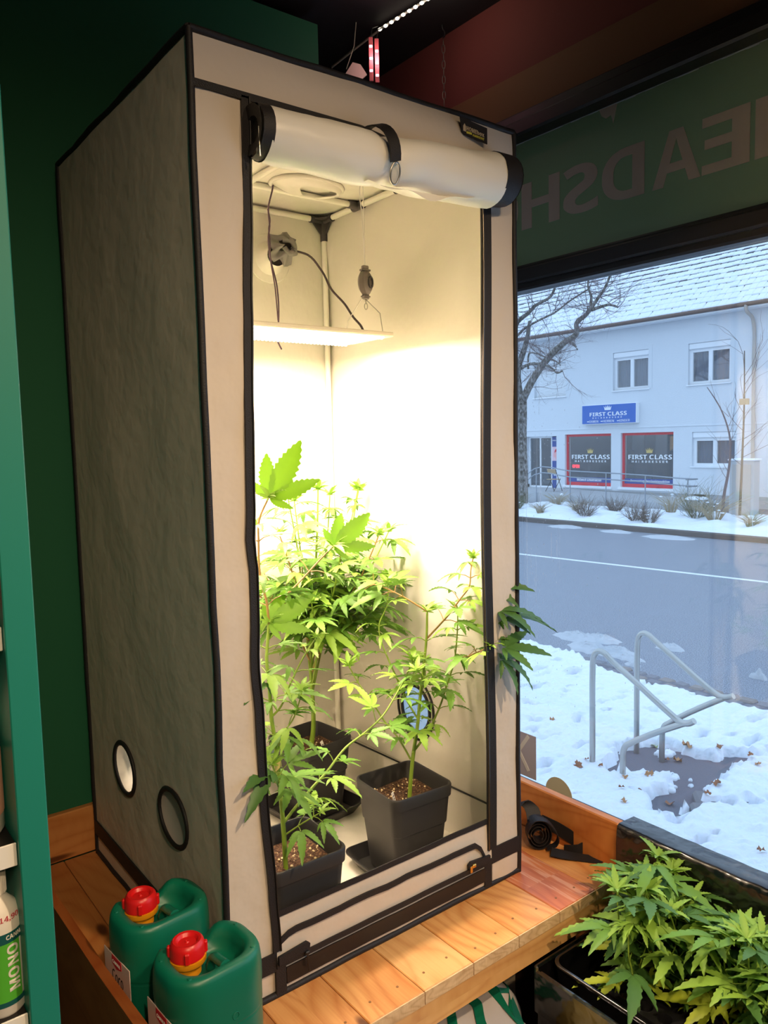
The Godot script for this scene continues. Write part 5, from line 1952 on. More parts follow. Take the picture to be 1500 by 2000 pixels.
func street() -> void:
	var snow := mat("snow", rgb(232, 238, 246), 0.75)
	snow.subsurf_scatter_enabled = true
	snow.subsurf_scatter_strength = 0.1
	snow.normal_enabled = true
	snow.normal_texture = noise_tex(0.05, [], 256, 8, true, 6.0)
	snow.normal_scale = 0.5
	tri_mat(snow, V(1.4, 1.4, 1.4), true)
	var road := mat("asphalt", rgb(172, 180, 190), 0.4)
	road.albedo_texture = noise_tex(0.22, [rgb(150, 150, 158), rgb(200, 200, 206), rgb(238, 238, 242)], 512, 12)
	road.normal_enabled = true
	road.normal_texture = noise_tex(0.3, [], 512, 13, true, 5.0)
	road.normal_scale = 0.6
	tri_mat(road, V(0.5, 0.5, 0.5), true)
	var path := mat("path asphalt", rgb(150, 150, 160), 0.8)
	path.albedo_texture = road.albedo_texture
	path.normal_enabled = true
	path.normal_texture = road.normal_texture
	tri_mat(path, V(1.6, 1.6, 1.6), true)
	mat("road paint", rgb(226, 230, 232), 0.6)
	mat("slush", rgb(184, 188, 194), 0.6)
	var st := S()
	span(st, V(6.28, -1.6, -45), V(16.95, -1.40, 30))
	struct("road", st, road)
	st = S()
	span(st, V(1.3, -1.6, -45), V(6.3, -1.375, 30))
	struct("pavement", st, path)
	st = S()
	span(st, V(16.95, -1.6, -45), V(40.0, -1.34, 30))
	struct("pavement", st, path)
	st = S()
	prism(st, PackedVector2Array([Vector2(8.9, -45), Vector2(9.03, -45), Vector2(15.2, 30), Vector2(15.07, 30)]), 0.004, Transform3D(Basis(V(1, 0, 0), V(0, 0, 1), V(0, 1, 0)), V(0.0, -1.4005, 0)))
	var rl := obj("road_line", st, M["road paint"])
	tag(rl, "thin white line painted along the middle of the road", "road marking", "", "structure")
	st = S()
	span(st, V(16.8, -1.5, -40), V(16.98, -1.27, 20), 0.02)
	struct("kerb", st, mat("kerb stone", rgb(88, 84, 84), 0.85))
	# cobbled gutter
	var gutter := thing("gutter_strip", "strip of grey cobblestones between the near snow and the road", "gutter", V(6.15, -1.40, -3.0))
	var stones := []
	for k in 3:
		var g := S()
		box(g, Vector3.ZERO, V(0.135, 0.06, [0.15, 0.13, 0.165][k]), 0.018)
		stones.append(done(g))
	mat("cobble", rgb(120, 120, 128), 0.6)
	mat("cobble warm", rgb(138, 128, 124), 0.6)
	for i in 3:
		var z := -2.6 + 0.05 * i
		while z < 2.2:
			var k := rng.randi() % 3
			inst("cobblestone", stones[k], M["cobble" if rng.randf() < 0.7 else "cobble warm"], gutter, Transform3D(Basis.from_euler(V(rng.randf_range(-0.06, 0.06), rng.randf_range(-0.1, 0.1), rng.randf_range(-0.06, 0.06))), V(-0.16 + i * 0.15, rng.randf_range(0.0, 0.012), z)))
			z += 0.165
	# near snow with the trodden patch
	var raw := [4.20, -2.09, 4.35, -2.26, 4.51, -2.21, 4.71, -2.15, 4.71, -1.99, 4.72, -1.83, 4.81, -1.67, 4.99, -1.60, 5.13, -1.46, 4.95, -1.48, 4.78, -1.51, 4.55, -1.48, 4.25, -1.45, 4.13, -1.38, 3.96, -1.37, 3.81, -1.34, 3.73, -1.37, 3.70, -1.43, 3.80, -1.52, 3.84, -1.67, 3.94, -1.61, 4.12, -1.58, 4.21, -1.70, 4.19, -1.85, 4.06, -1.90, 4.15, -2.01]
	var poly := PackedVector2Array()
	for i in range(0, raw.size(), 2):
		poly.append(Vector2(raw[i], raw[i + 1]))
	var high := func(x: float, z: float) -> float:
		var edge: float = 6.02 + 0.10 * fbm(z, 3.0, 1.3) + 0.06 * fbm(z, 7.0, 6.0) + 0.30 * smoothstep(-3.3, -4.2, z)
		var h: float = -1.30 + 0.035 * fbm(x, z, 1.1) + 0.022 * fbm(x, z, 4.0) + 0.03 * absf(fbm(x, z, 6.5)) + 0.012 * fbm(x, z, 15.0) + 0.006 * fbm(x, z, 34.0)
		h += 0.10 * smoothstep(3.4, 2.2, x)
		var bare: float = patch_depth(x, z, poly) if x > 3.3 and x < 5.5 and z > -2.7 and z < -1.0 else -1.0
		bare = maxf(bare, (fbm(x * 0.8, z * 1.6, 2.6) - 0.47) * 0.4 if x > 3.3 else -1.0)
		h = lerpf(h, -1.46, smoothstep(-0.05, 0.035, bare))
		return lerpf(h, -1.5, smoothstep(edge - 0.12, edge, x))
	st = S()
	surf(st, 230, 330, func(u, v):
		var x := lerpf(1.36, 6.4, u)
		var z := lerpf(-6.4, 0.6, v)
		return V(x, high.call(x, z), z), true)
	surf(st, 30, 30, func(u, v):
		var x := lerpf(1.36, 6.4, u)
		var z := lerpf(-20.0, -6.4, v)
		return V(x, high.call(x, z), z), true)
	surf(st, 30, 20, func(u, v):
		var x := lerpf(1.36, 6.4, u)
		var z := lerpf(0.6, 12.0, v)
		return V(x, high.call(x, z), z), true)
	var sn := obj("snow", st, snow)
	tag(sn, "trampled snow between the shop window and the street", "snow", "", "stuff")
	# verge across the road
	st = S()
	surf(st, 60, 160, func(u, v):
		var x := lerpf(16.9, 21.6, u)
		var z := lerpf(-26.0, -1.0, v)
		var h: float = -1.33 + 0.16 * sin(PI * u) + 0.12 * fbm(x, z, 0.8) + 0.06 * absf(fbm(x, z, 2.6)) + 0.03 * fbm(x, z, 7.0)
		h -= 0.25 * smoothstep(0.09, 0.0, u + 0.05 * fbm(z, 2.0, 1.7)) + 0.2 * smoothstep(0.93, 1.0, u)
		h -= 0.13 * exp(-pow((u - 0.72 - 0.06 * fbm(z, 4.0, 0.4)) / 0.06, 2.0))
		return V(x, h, z), true)
	var ver := obj("snow", st, snow)
	tag(ver, "mounded snow on the planted verge across the road", "snow", "", "stuff")
	# slush
	var lumps := [[7.05, -4.75, 0.34, 0.07], [7.2, -4.5, 0.3, 0.06], [6.75, -4.3, 0.34, 0.07], [6.85, -4.0, 0.28, 0.07], [6.75, -3.8, 0.22, 0.05], [7.45, -3.7, 0.2, 0.06], [7.1, -2.5, 0.1, 0.08], [6.55, -3.6, 0.1, 0.04], [16.5, -12.6, 0.6, 0.05], [16.3, -9.3, 0.7, 0.05], [16.45, -10.9, 0.5, 0.05]]
	var says := ["largest ridge of dirty slush on the near road edge", "slush ridge behind the largest one on the road", "flat slush ridge beside the cobbled gutter", "slush ridge just left of the handrails", "small slush patch by the handrail tops", "slush lump seen between the two handrails", "single snow lump on the road at the right", "tiny slush lump near the cobblestones", "slush patch at the far kerb, left", "slush patch at the far kerb, right", "slush patch at the far kerb, middle"]
	for i in lumps.size():
		var l: Array = lumps[i]
		st = S()
		surf(st, 24, 10, func(u, v):
			var a: float = u * TAU
			var r: float = l[2] * (1.0 + 0.35 * noise.get_noise_2d(cos(a) * 2.0 + l[0] * 7.0, sin(a) * 2.0 + l[1] * 5.0)) * v
			return V(cos(a) * r * 0.55, l[3] * (1.0 - v * v) * (1.0 + 0.7 * noise.get_noise_2d(cos(a) * r * 14.0 + i, sin(a) * r * 14.0)) - 0.004, sin(a) * r), true)
		var o := obj("slush_pile", st, M["slush"])
		o.position = V(l[0], -1.40, l[1])
		tag(o, says[i], "slush", "slush on the road")
	# clumps of snow left on the bare patch
	var clumps := [[4.63, -2.0, 0.13], [4.3, -1.73, 0.09], [4.02, -1.72, 0.11], [4.1, -1.66, 0.13], [4.28, -1.57, 0.035], [4.36, -1.62, 0.03], [4.45, -1.47, 0.04], [4.33, -1.42, 0.12], [4.18, -1.40, 0.08], [3.97, -1.82, 0.12]]
	says = ["snow clump at the foot of the rear handrail's low post", "long snow clump on the bare asphalt beside the front handrail", "snow clump near the front handrail's low post", "ring shaped snow clump left on the bare asphalt", "small snow crumb in the middle of the bare asphalt", "second small snow crumb on the bare asphalt", "snow crumb near the paving edge of the bare asphalt", "pointed snow clump at the edge of the bare asphalt", "low snow clump below the pointed one", "snow clump between the front handrail's posts"]
	for i in clumps.size():
		var l: Array = clumps[i]
		st = S()
		surf(st, 22, 12, func(u, v):
			var a: float = u * TAU
			var r: float = l[2] * (1.0 + 0.5 * noise.get_noise_2d(cos(a) * 1.6 + l[0] * 9.0, sin(a) * 1.6 + l[1] * 9.0))
			var k: float = sin(PI * 0.5 * v)
			return V(cos(a) * r * k, (0.02 + l[2] * 0.34) * pow(cos(PI * 0.5 * v), 0.7) * (1.0 + 0.4 * noise.get_noise_2d(a * 2.0, v * 4.0 + i)) - 0.005, sin(a) * r * k * 0.8), true)
		var o := obj("snow_clump", st, snow)
		o.position = V(l[0], -1.373, l[1])
		o.scale = Vector3.ONE * 0.62
		tag(o, says[i], "snow", "snow clumps on the bare asphalt")
	# edging stones at the right of the patch
	for q in [[4.33, -1.30, "flat grey edging stone at the right end of the bare asphalt"], [3.92, -1.25, "grey edging stone half under the snow nearest the window"], [4.09, -1.33, "mossy grey edging stone between the other two"]]:
		st = S()
		box(st, Vector3.ZERO, V(0.26, 0.07, 0.17), 0.02, Basis.from_euler(V(0.03, 0.7, 0.02)))
		var o := obj("edging_stone", st, mat("edging", rgb(116, 118, 124), 0.7))
		o.position = V(q[0], -1.355, q[1])
		tag(o, q[2], "stone", "edging stones of the path")
	fallen_leaves(high)


func fallen_leaves(high: Callable) -> void:
	var at := [3.80, -2.17, 3.68, -2.40, 3.91, -2.18, 3.94, -2.08, 3.91, -1.85, 3.74, -1.76, 3.58, -1.63, 4.08, -1.77, 3.92, -1.51, 3.98, -1.36, 4.06, -1.32, 4.24, -1.36, 4.76, -1.89, 4.59, -1.86, 4.54, -1.92, 4.72, -2.14, 4.88, -1.69, 4.79, -1.52, 4.86, -1.44, 4.77, -1.34, 3.86, -1.70, 3.62, -0.75, 4.43, -2.94, 4.11, -2.44]
	var says := {0: "curled brown fallen leaf standing up by the front handrail's tall post", 7: "brown fallen leaf lying in the ring shaped snow clump", 8: "pale brown fallen leaf flat on the bare asphalt", 9: "yellow brown fallen leaf at the near edge of the bare asphalt", 11: "brown curled fallen leaf at the right edge of the snow", 12: "large brown fallen leaf behind the rear handrail's low post", 13: "brown fallen leaf beside the snow clump of the rear handrail", 15: "pale green fallen leaf behind the rear handrail's low post"}
	for c in [["leaf brown", rgb(150, 98, 66)], ["leaf tan", rgb(182, 134, 92)], ["leaf pale", rgb(176, 186, 130)]]:
		mat(c[0], c[1], 0.7)
	var made := []
	for v in 3:
		var st := S()
		var poly := PackedVector2Array()
		for k in 22:
			var a := TAU * k / 22.0
			var lobe := 0.62 + 0.38 * absf(cos(a * 2.5 + 0.2 * v))
			if k % 2:
				lobe *= 0.78
			poly.append(Vector2(cos(a), sin(a)) * lobe * 0.06)
		st.set_smooth_group(0)
		for k in 22:
			var q := [Vector2.ZERO, poly[k], poly[(k + 1) % 22]]
			var w := []
			for p in q:
				w.append(V(p.x, 0.9 * p.length() * (0.5 + 0.5 * sin(p.angle() * (2.0 + v) + v)) - 0.2 * p.length(), p.y))
			tri(st, w[0], w[1], w[2])
		tube(st, smooth(PackedVector3Array([V(0, 0, 0), V(-0.03, 0.003, 0.01), V(-0.06, 0.012, 0.02)]), 3), 0.0014, 0.001, 4)
		made.append(done(st))
	for i in range(0, at.size(), 2):
		var n := i / 2
		var big := says.has(n)
		var y: float = maxf(high.call(at[i], at[i + 1]), -1.375) + 0.012
		var b := Basis.from_euler(V(rng.randf_range(-0.4, 0.4) + (0.9 if n == 0 else 0.0), rng.randf() * TAU, rng.randf_range(-0.4, 0.4))).scaled(Vector3.ONE * (rng.randf_range(0.6, 0.85) if big else rng.randf_range(0.3, 0.5)))
		var o := inst("fallen_leaf", made[rng.randi() % 3], M["leaf pale" if n == 15 else "leaf brown" if rng.randf() < 0.5 else "leaf tan"], null, Transform3D(b, V(at[i], y, at[i + 1])))
		tag(o, says.get(n, "small brown fallen leaf lying in the trampled snow"), "leaf", "fallen leaves on the snow")


func handrails() -> void:
	var m := mat("rail steel", rgb(176, 176, 172), 0.3, 0.9)
	var shape := [[V(0, 0, 0), V(0, 0.4, 0), V(0, 0.80, 0), V(0, 0.86, 0.002), V(0, 0.91, 0.014), V(0, 0.943, 0.04), V(0, 0.953, 0.072), V(0, 0.945, 0.105), V(0, 0.918, 0.142), V(0, 0.802, 0.346), V(0, 0.634, 0.641), V(0, 0.612, 0.685), V(0, 0.605, 0.725), V(0, 0.615, 0.765), V(0, 0.64, 0.8)],
		[V(0, 0, 0), V(0, 0.4, 0), V(0, 0.84, 0), V(0, 0.90, 0.002), V(0, 0.95, 0.014), V(0, 0.98, 0.038), V(0, 0.99, 0.068), V(0, 0.982, 0.1), V(0, 0.955, 0.142), V(0, 0.84, 0.33), V(0, 0.70, 0.56), V(0, 0.668, 0.62), V(0, 0.648, 0.675), V(0, 0.652, 0.72), V(0, 0.675, 0.77)]]
	var low := [[0.262, 0.386, 0.735, 0.607], [0.222, 0.33, 0.70, 0.642]]
	for i in 2:
		var x: float = [3.95, 4.5][i]
		var t := thing("handrail", ["front stainless steel stair handrail outside, nearer the window", "rear stainless steel stair handrail outside, nearer the road"][i], "handrail", V(x, -1.40, -2.16), "handrails outside")
		var y := PackedVector3Array(shape[i])
		var st := S()
		tube(st, smooth(y, 4), 0.0212, 0.0212, 14)
		obj("rail", st, m, t)
		st = S()
		var q: Array = low[i]
		tube(st, smooth(PackedVector3Array([V(0, 0.0, q[0]), V(0, 0.2, q[0]), V(0, 0.27, q[0] + 0.004), V(0, 0.312, q[0] + 0.02), V(0, 0.345, q[0] + 0.06), V(0, lerpf(0.345, q[3], (q[1] - q[0] - 0.06) / (q[2] - q[0] - 0.06)) + 0.006, q[1]), V(0, q[3], q[2])]), 4), 0.0212, 0.0212, 14)
		obj("lower_rail", st, m, t)


# ---------------------------------------------------------------- the house across the road
func cells(st: SurfaceTool, x0: float, x1: float, z0: float, z1: float, y0: float, y1: float, holes: Array) -> void:
	# a wall of boxes between x0 and x1 with rectangular holes [z0, z1, y0, y1]
	var zs := [z0, z1]
	var ys := [y0, y1]
	for h in holes:
		zs.append_array([h[0], h[1]])
		ys.append_array([h[2], h[3]])
	zs.sort()
	ys.sort()
	for i in zs.size() - 1:
		for j in ys.size() - 1:
			if zs[i + 1] - zs[i] < 1e-5 or ys[j + 1] - ys[j] < 1e-5:
				continue
			var zc: float = (zs[i] + zs[i + 1]) / 2
			var yc: float = (ys[j] + ys[j + 1]) / 2
			var hit := false
			for h in holes:
				if zc > h[0] and zc < h[1] and yc > h[2] and yc < h[3]:
					hit = true
			if not hit:
				span(st, V(x0, ys[j], zs[i]), V(x1, ys[j + 1], zs[i + 1]))


func house() -> void:
	var X := 24.0
	var wall := mat("house render", rgb(218, 224, 230), 0.9)
	wall.normal_enabled = true
	wall.normal_texture = noise_tex(0.1, [], 256, 31, true, 3.0)
	wall.normal_scale = 0.3
	tri_mat(wall, V(0.7, 0.7, 0.7), true)
	mat("house plinth", rgb(176, 180, 184), 0.9)
	mat("window white", rgb(236, 240, 244), 0.45)
	mat("curtain grey", rgb(92, 102, 122), 0.9)
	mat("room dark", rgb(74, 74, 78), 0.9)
	mat("shop red", rgb(214, 40, 62), 0.5)
	mat("sign blue", rgb(18, 98, 190), 0.4)
	mat("banner blue", rgb(24, 70, 150), 0.5)
	mat("roof tile", rgb(78, 66, 78), 0.85)
	mat("gutter brown", rgb(112, 92, 84), 0.6)
	mat("downpipe", rgb(176, 172, 168), 0.5)
	var hg := mat("house glass", Color(0.6, 0.68, 0.75, 0.12), 0.0)
	hg.transparency = BaseMaterial3D.TRANSPARENCY_ALPHA
	var t := thing("house", "long white house across the road with a snowy roof and a hairdresser's shop", "house", V(X, G, -15.0))
	var o := t.position
	var wins := [[-16.45, -14.95, 2.77, 4.16], [-13.42, -11.93, 2.77, 4.16], [-13.24, -11.7, 0.0, 1.17], [-20.28, -18.66, 2.72, 4.05], [-9.6, -8.1, 2.77, 4.16], [-9.4, -7.9, 0.0, 1.17]]
	var shops := [[-18.7, -16.53, -0.8, 1.2], [-16.1, -13.95, -0.8, 1.2]]
	var door := [[-20.75, -19.13, -0.95, 1.15]]
	var cellar := [[-13.25, -12.7, -1.11, -0.86]]
	var st := S()
	cells(st, 0.0, 0.35, -30.0 - o.z, -2.0 - o.z, -0.83 - o.y, 5.2 - o.y, (wins + shops + door).map(func(h): return [h[0] - o.z, h[1] - o.z, h[2] - o.y, h[3] - o.y]))
	obj("wall", st, wall, t)
	st = S()
	cells(st, 0.02, 0.35, -30.0 - o.z, -2.0 - o.z, -1.5 - o.y, -0.83 - o.y, (door + cellar).map(func(h): return [h[0] - o.z, h[1] - o.z, h[2] - o.y, minf(h[3], -0.83) - o.y]))
	obj("plinth", st, M["house plinth"], t)
	st = S()
	span(st, V(-0.02, 1.37 - o.y, -30.0 - o.z), V(0.02, 1.42 - o.y, -2.0 - o.z), 0.008)
	obj("moulding", st, wall, t)
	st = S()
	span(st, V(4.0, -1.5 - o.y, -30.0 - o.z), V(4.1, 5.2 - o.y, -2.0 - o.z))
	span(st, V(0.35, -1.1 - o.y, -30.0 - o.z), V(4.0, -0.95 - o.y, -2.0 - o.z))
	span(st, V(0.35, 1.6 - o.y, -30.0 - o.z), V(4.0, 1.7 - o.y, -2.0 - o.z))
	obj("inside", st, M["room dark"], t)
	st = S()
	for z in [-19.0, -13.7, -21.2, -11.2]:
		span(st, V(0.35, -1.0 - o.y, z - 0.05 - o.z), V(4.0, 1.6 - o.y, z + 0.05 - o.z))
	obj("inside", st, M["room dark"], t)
	# windows of the flats
	for i in wins.size():
		var w: Array = wins[i]
		var z0: float = w[0] - o.z
		var z1: float = w[1] - o.z
		var y0: float = w[2] - o.y
		var y1: float = w[3] - o.y
		st = S()
		if i == 3:
			for k in 22:
				var y := lerpf(y0, y1, k / 22.0)
				box(st, V(0.12, y + 0.03, (z0 + z1) / 2), V(0.02, 0.054, z1 - z0), 0.006)
			tag(obj("window_shutter", st, M["window white"], t), "closed white roller shutter", "")
			st = S()
			span(st, V(-0.06, y0 - 0.05, z0 - 0.05), V(0.2, y0, z1 + 0.05), 0.006)
			obj("window_sill", st, M["window white"], t)
			continue
		var box_h := 0.2
		cells(st, 0.1, 0.18, z0, z1, y0, y1, [[z0 + 0.11, (z0 + z1) / 2 - 0.07, y0 + 0.11, y1 - box_h - 0.1], [(z0 + z1) / 2 + 0.07, z1 - 0.09, y0 + 0.11, y1 - box_h - 0.1]])
		var wd := obj("window", st, M["window white"], t)
		st = S()
		span(st, V(0.02, y1 - box_h, z0), V(0.2, y1, z1), 0.02)
		obj("shutter_box", st, M["window white"], wd)
		st = S()
		span(st, V(-0.05, y0 - 0.04, z0 - 0.05), V(0.2, y0, z1 + 0.05), 0.006)
		obj("sill", st, M["window white"], wd)
		st = S()
		cells(st, -0.012, 0.0, z0 - 0.14, z1 + 0.14, y0, y1 + 0.14, [[z0, z1, y0, y1]])
		obj("surround", st, wall, wd)
		for h in [[z0 + 0.11, (z0 + z1) / 2 - 0.07], [(z0 + z1) / 2 + 0.07, z1 - 0.09]]:
			st = S()
			span(st, V(0.135, y0 + 0.11, h[0]), V(0.145, y1 - box_h - 0.1, h[1]))
			obj("pane", st, hg, wd)
			st = S()
			surf(st, 24, 1, func(u, v): return V(0.32 + 0.03 * sin(u * 40.0), lerpf(y0, y1, v), lerpf(h[0] - 0.05, h[1] + 0.05, u)))
			obj("curtain", st, M["curtain grey"], wd)
	# shop windows with red frames and lettering
	for i in 2:
		var w: Array = shops[i]
		var z0: float = w[0] - o.z
		var z1: float = w[1] - o.z
		var y0: float = w[2] - o.y
		var y1: float = w[3] - o.y
		st = S()
		cells(st, 0.1, 0.16, z0, z1, y0, y1, [[z0 + 0.09, z1 - 0.02, y0 + 0.13, y1 - 0.09]])
		var wd := obj("shop_window", st, M["shop red"], t)
		st = S()
		span(st, V(0.125, y0 + 0.13, z0 + 0.09), V(0.135, y1 - 0.09, z1 - 0.02))
		obj("pane", st, hg, wd)
		st = S()
		span(st, V(-0.06, y0 - 0.1, z0 - 0.1), V(0.16, y0, z1 + 0.05), 0.01)
		obj("sill", st, M["window white"], wd)
		st = S()
		span(st, V(0.118, y0 + 0.13, z0 + 0.09), V(0.124, y0 + 0.32, z1 - 0.02))
		obj("banner", st, M["banner blue"], wd)
		st = S()
		text(st, ["Mittwoch Schüleraktion", "Donnerstag Pensionistenaktion"][i], V(0.117, y0 + 0.17, z0 + [0.5, 0.35][i]), V(0, 0, [1.15, 1.6][i]), V(0, 0.12, 0), 0.004)
		text(st, "FIRST", V(0.118, y0 + 1.03, z0 + 0.25), V(0, 0, 0.78), V(0, 0.17, 0), 0.004)
		text(st, "CLASS", V(0.118, y0 + 1.03, z0 + 1.13), V(0, 0, 0.9), V(0, 0.17, 0), 0.004)
		for k in 11:
			text(st, "HAIRDRESSER"[k], V(0.118, y0 + 0.91, z0 + 0.4 + k * 0.14), V(0, 0, 0.075 if k != 2 else 0.025), V(0, 0.075, 0), 0.004)
		obj("lettering", st, M["window white"], wd)
		st = S()
		crown(st, V(0.118, y0 + 1.26, z0 + 1.13), 0.30, 0.2)
		obj("crown_emblem", st, mat("crown gold", rgb(206, 180, 110), 0.5), wd)
		# what one sees inside
		st = S()
		for q in [[1.2, 0.2, 0.5, 0.5, 1.2], [2.6, 0.9, 0.6, 0.7, 1.5], [1.8, 1.6, 0.5, 0.35, 1.0]]:
			box(st, V(q[0], -0.95 - o.y + q[4] / 2, z0 + q[1]), V(q[2], q[4], q[3]), 0.08)
		obj("barber_chair", st, mat("chair dark", rgb(48, 50, 58), 0.6), wd)
		st = S()
		for q in [[0.4, 0.95], [1.5, 1.35]]:
			box(st, V(3.9, 0.7 - o.y, z0 + q[0] + 0.3), V(0.05, q[1], 0.55), 0.01)
		obj("wall_mirror", st, mat("mirror pale", rgb(168, 186, 200), 0.3), wd)
		if i == 1:
			st = S()
			for q in [0.5, 0.8, 1.15, 1.5]:
				box(st, V(2.4, 1.35 - o.y, z0 + q), V(0.5, 0.04, 0.22), 0.015)
			var cl := mat("salon lamp", Color.WHITE, 0.5)
			cl.emission_enabled = true
			cl.emission = rgb(255, 244, 226)
			cl.emission_energy_multiplier = 0.9
			obj("ceiling_light", st, cl, wd)
			var sl := OmniLight3D.new()
			sl.name = "salon_light"
			sl.position = V(2.4, 1.2 - o.y, z0 + 1.0)
			sl.light_energy = 0.6
			sl.light_size = 0.3
			sl.omni_range = 10.0
			sl.shadow_enabled = true
			wd.add_child(sl)
			st = S()
			for q in [[0.22, 0.75], [1.02, 0.75]]:
				box(st, V(3.0, q[1] - o.y, z0 + q[0] + 0.1), V(0.05, 0.6, 0.36), 0.12)
			obj("wall_mirror", st, mat("mirror gold", rgb(170, 140, 80), 0.5), wd)
		else:
			st = S()
			text(st, "OPEN", V(0.16, y0 + 0.68, z0 + 0.25), V(0, 0, 0.34), V(0, 0.13, 0), 0.02)
			var neon := mat("neon red", rgb(255, 60, 60), 0.5)
			neon.emission_enabled = true
			neon.emission = rgb(255, 20, 40)
			neon.emission_energy_multiplier = 2.0
			obj("open_sign_light", st, neon, wd)
			var nl := OmniLight3D.new()
			nl.name = "open_light"
			nl.position = V(0.16, y0 + 0.74, z0 + 0.42)
			nl.light_color = Color(1, 0.1, 0.15)
			nl.light_energy = 0.01
			nl.light_size = 0.05
			nl.omni_range = 5.0
			nl.shadow_enabled = true
			wd.add_child(nl)
	# entrance and its poster
	st = S()
	var dz := -20.75 - o.z
	cells(st, 0.2, 0.26, dz, dz + 1.24, -0.95 - o.y, 1.15 - o.y, [[dz + 0.06, dz + 0.58, -0.88 - o.y, 1.08 - o.y], [dz + 0.64, dz + 1.18, -0.88 - o.y, 1.08 - o.y]])
	var dr := obj("shop_door", st, M["window white"], t)
	for q in [0.06, 0.64]:
		st = S()
		span(st, V(0.225, -0.88 - o.y, dz + q), V(0.235, 1.08 - o.y, dz + q + 0.53))
		obj("pane", st, hg, dr)
	st = S()
	span(st, V(0.18, -0.95 - o.y, dz + 1.25), V(0.24, 1.13 - o.y, dz + 1.62))
	var po := obj("poster_panel", st, M["banner blue"], t)
	st = S()
	span(st, V(0.176, 0.15 - o.y, dz + 1.25), V(0.18, 0.72 - o.y, dz + 1.62))
	obj("picture_ground", st, mat("poster pink", rgb(230, 196, 206), 0.6), po)
	st = S()
	var pf := Transform3D(Basis(V(0, 0, 1), V(0, 1, 0), V(-1, 0, 0)), V(0.1755, 0.42 - o.y, dz + 1.45))
	prism(st, PackedVector2Array([Vector2(-0.1, 0.02), Vector2(-0.05, 0.18), Vector2(0.06, 0.24), Vector2(0.15, 0.16), Vector2(0.16, -0.06), Vector2(0.08, -0.14), Vector2(0.09, 0.02), Vector2(0.02, 0.1)]), 0.003, pf)
	obj("picture_hair", st, M["shop red"], po)
	st = S()
	prism(st, PackedVector2Array([Vector2(-0.1, 0.04), Vector2(0.0, 0.1), Vector2(0.08, 0.0), Vector2(0.06, -0.16), Vector2(0.0, -0.24), Vector2(-0.03, -0.14), Vector2(-0.1, -0.12), Vector2(-0.13, -0.03)]), 0.004, pf)
	obj("picture_face", st, mat("poster skin", rgb(240, 172, 172), 0.6), po)
	st = S()
	text(st, "FIRST CL", V(0.175, 0.95 - o.y, dz + 1.28), V(0, 0, 0.3), V(0, 0.05, 0), 0.003)
	for k in 4:
		span(st, V(0.174, -0.22 - 0.075 * k - o.y, dz + 1.3 + 0.03 * (k % 2)), V(0.179, -0.18 - 0.075 * k - o.y, dz + 1.56 - 0.04 * (k % 3)))
	obj("lettering", st, M["window white"], po)
	# the illuminated sign box
	st = S()
	span(st, V(-0.22, 1.55 - o.y, -17.7 - o.z), V(0.0, 2.29 - o.y, -15.3 - o.z), 0.02)
	var sg := obj("sign_box", st, M["window white"], t)
	st = S()
	span(st, V(-0.228, 1.58 - o.y, -17.68 - o.z), V(-0.22, 2.27 - o.y, -15.32 - o.z))
	obj("sign_face", st, M["sign blue"], sg)
	st = S()
	text(st, "FIRST", V(-0.229, 1.855 - o.y, -17.33 - o.z), V(0, 0, 0.72), V(0, 0.145, 0), 0.005)
	text(st, "CLASS", V(-0.229, 1.855 - o.y, -16.52 - o.z), V(0, 0, 0.83), V(0, 0.145, 0), 0.005)
	for k in 11:
		text(st, "HAIRDRESSER"[k], V(-0.229, 1.765 - o.y, -17.2 - o.z + k * 0.125), V(0, 0, 0.055 if k != 2 else 0.02), V(0, 0.05, 0), 0.005)
	for q in [["DAMEN", 0.34, 0.4], ["HERREN", 0.96, 0.48], ["KINDER", 1.68, 0.44]]:
		text(st, q[0], V(-0.229, 1.62 - o.y, -17.68 - o.z + q[1]), V(0, 0, q[2]), V(0, 0.085, 0), 0.005, false)
		span(st, V(-0.233, 1.645 - o.y, -17.68 - o.z + q[1] - 0.11), V(-0.229, 1.675 - o.y, -17.68 - o.z + q[1] - 0.02))
	crown(st, V(-0.229, 2.07 - o.y, -16.52 - o.z), 0.34, 0.18)
	obj("lettering", st, M["window white"], sg)
	# cellar window
	st = S()
	cells(st, 0.05, 0.1, -13.25 - o.z, -12.7 - o.z, -1.11 - o.y, -0.86 - o.y, [[-13.2 - o.z, -12.75 - o.z, -1.08 - o.y, -0.89 - o.y]])
	obj("cellar_window", st, M["house plinth"], t)
	# gutter and downpipe
	st = S()
	tube(st, PackedVector3Array([V(-0.5, 5.12 - o.y, -30.0 - o.z), V(-0.5, 5.12 - o.y, -2.0 - o.z)]), 0.065, 0.065, 10)
	obj("gutter", st, M["gutter brown"], t)
	st = S()
	span(st, V(-0.45, 5.0 - o.y, -30.0 - o.z), V(0.1, 5.06 - o.y, -2.0 - o.z))
	obj("eave_board", st, M["window white"], t)
	st = S()
	tube(st, smooth(PackedVector3Array([V(-0.5, 5.1 - o.y, -11.2 - o.z), V(-0.48, 4.95 - o.y, -11.2 - o.z), V(-0.14, 4.7 - o.y, -11.16 - o.z), V(-0.08, 4.5 - o.y, -11.15 - o.z), V(-0.08, 3.5 - o.y, -11.13 - o.z), V(-0.08, -1.2 - o.y, -11.1 - o.z)])), 0.055, 0.055, 10)
	obj("downpipe", st, M["downpipe"], t)
	# snowy roof: tiles in rows, each with its cushion of snow
	var rise := deg_to_rad(41.0)
	var up := V(cos(rise), sin(rise), 0)
	var nr := V(-sin(rise), cos(rise), 0)
	var eave := V(-0.52, 5.13 - o.y, 0)
	st = S()
	var mid := eave + up * 5.0
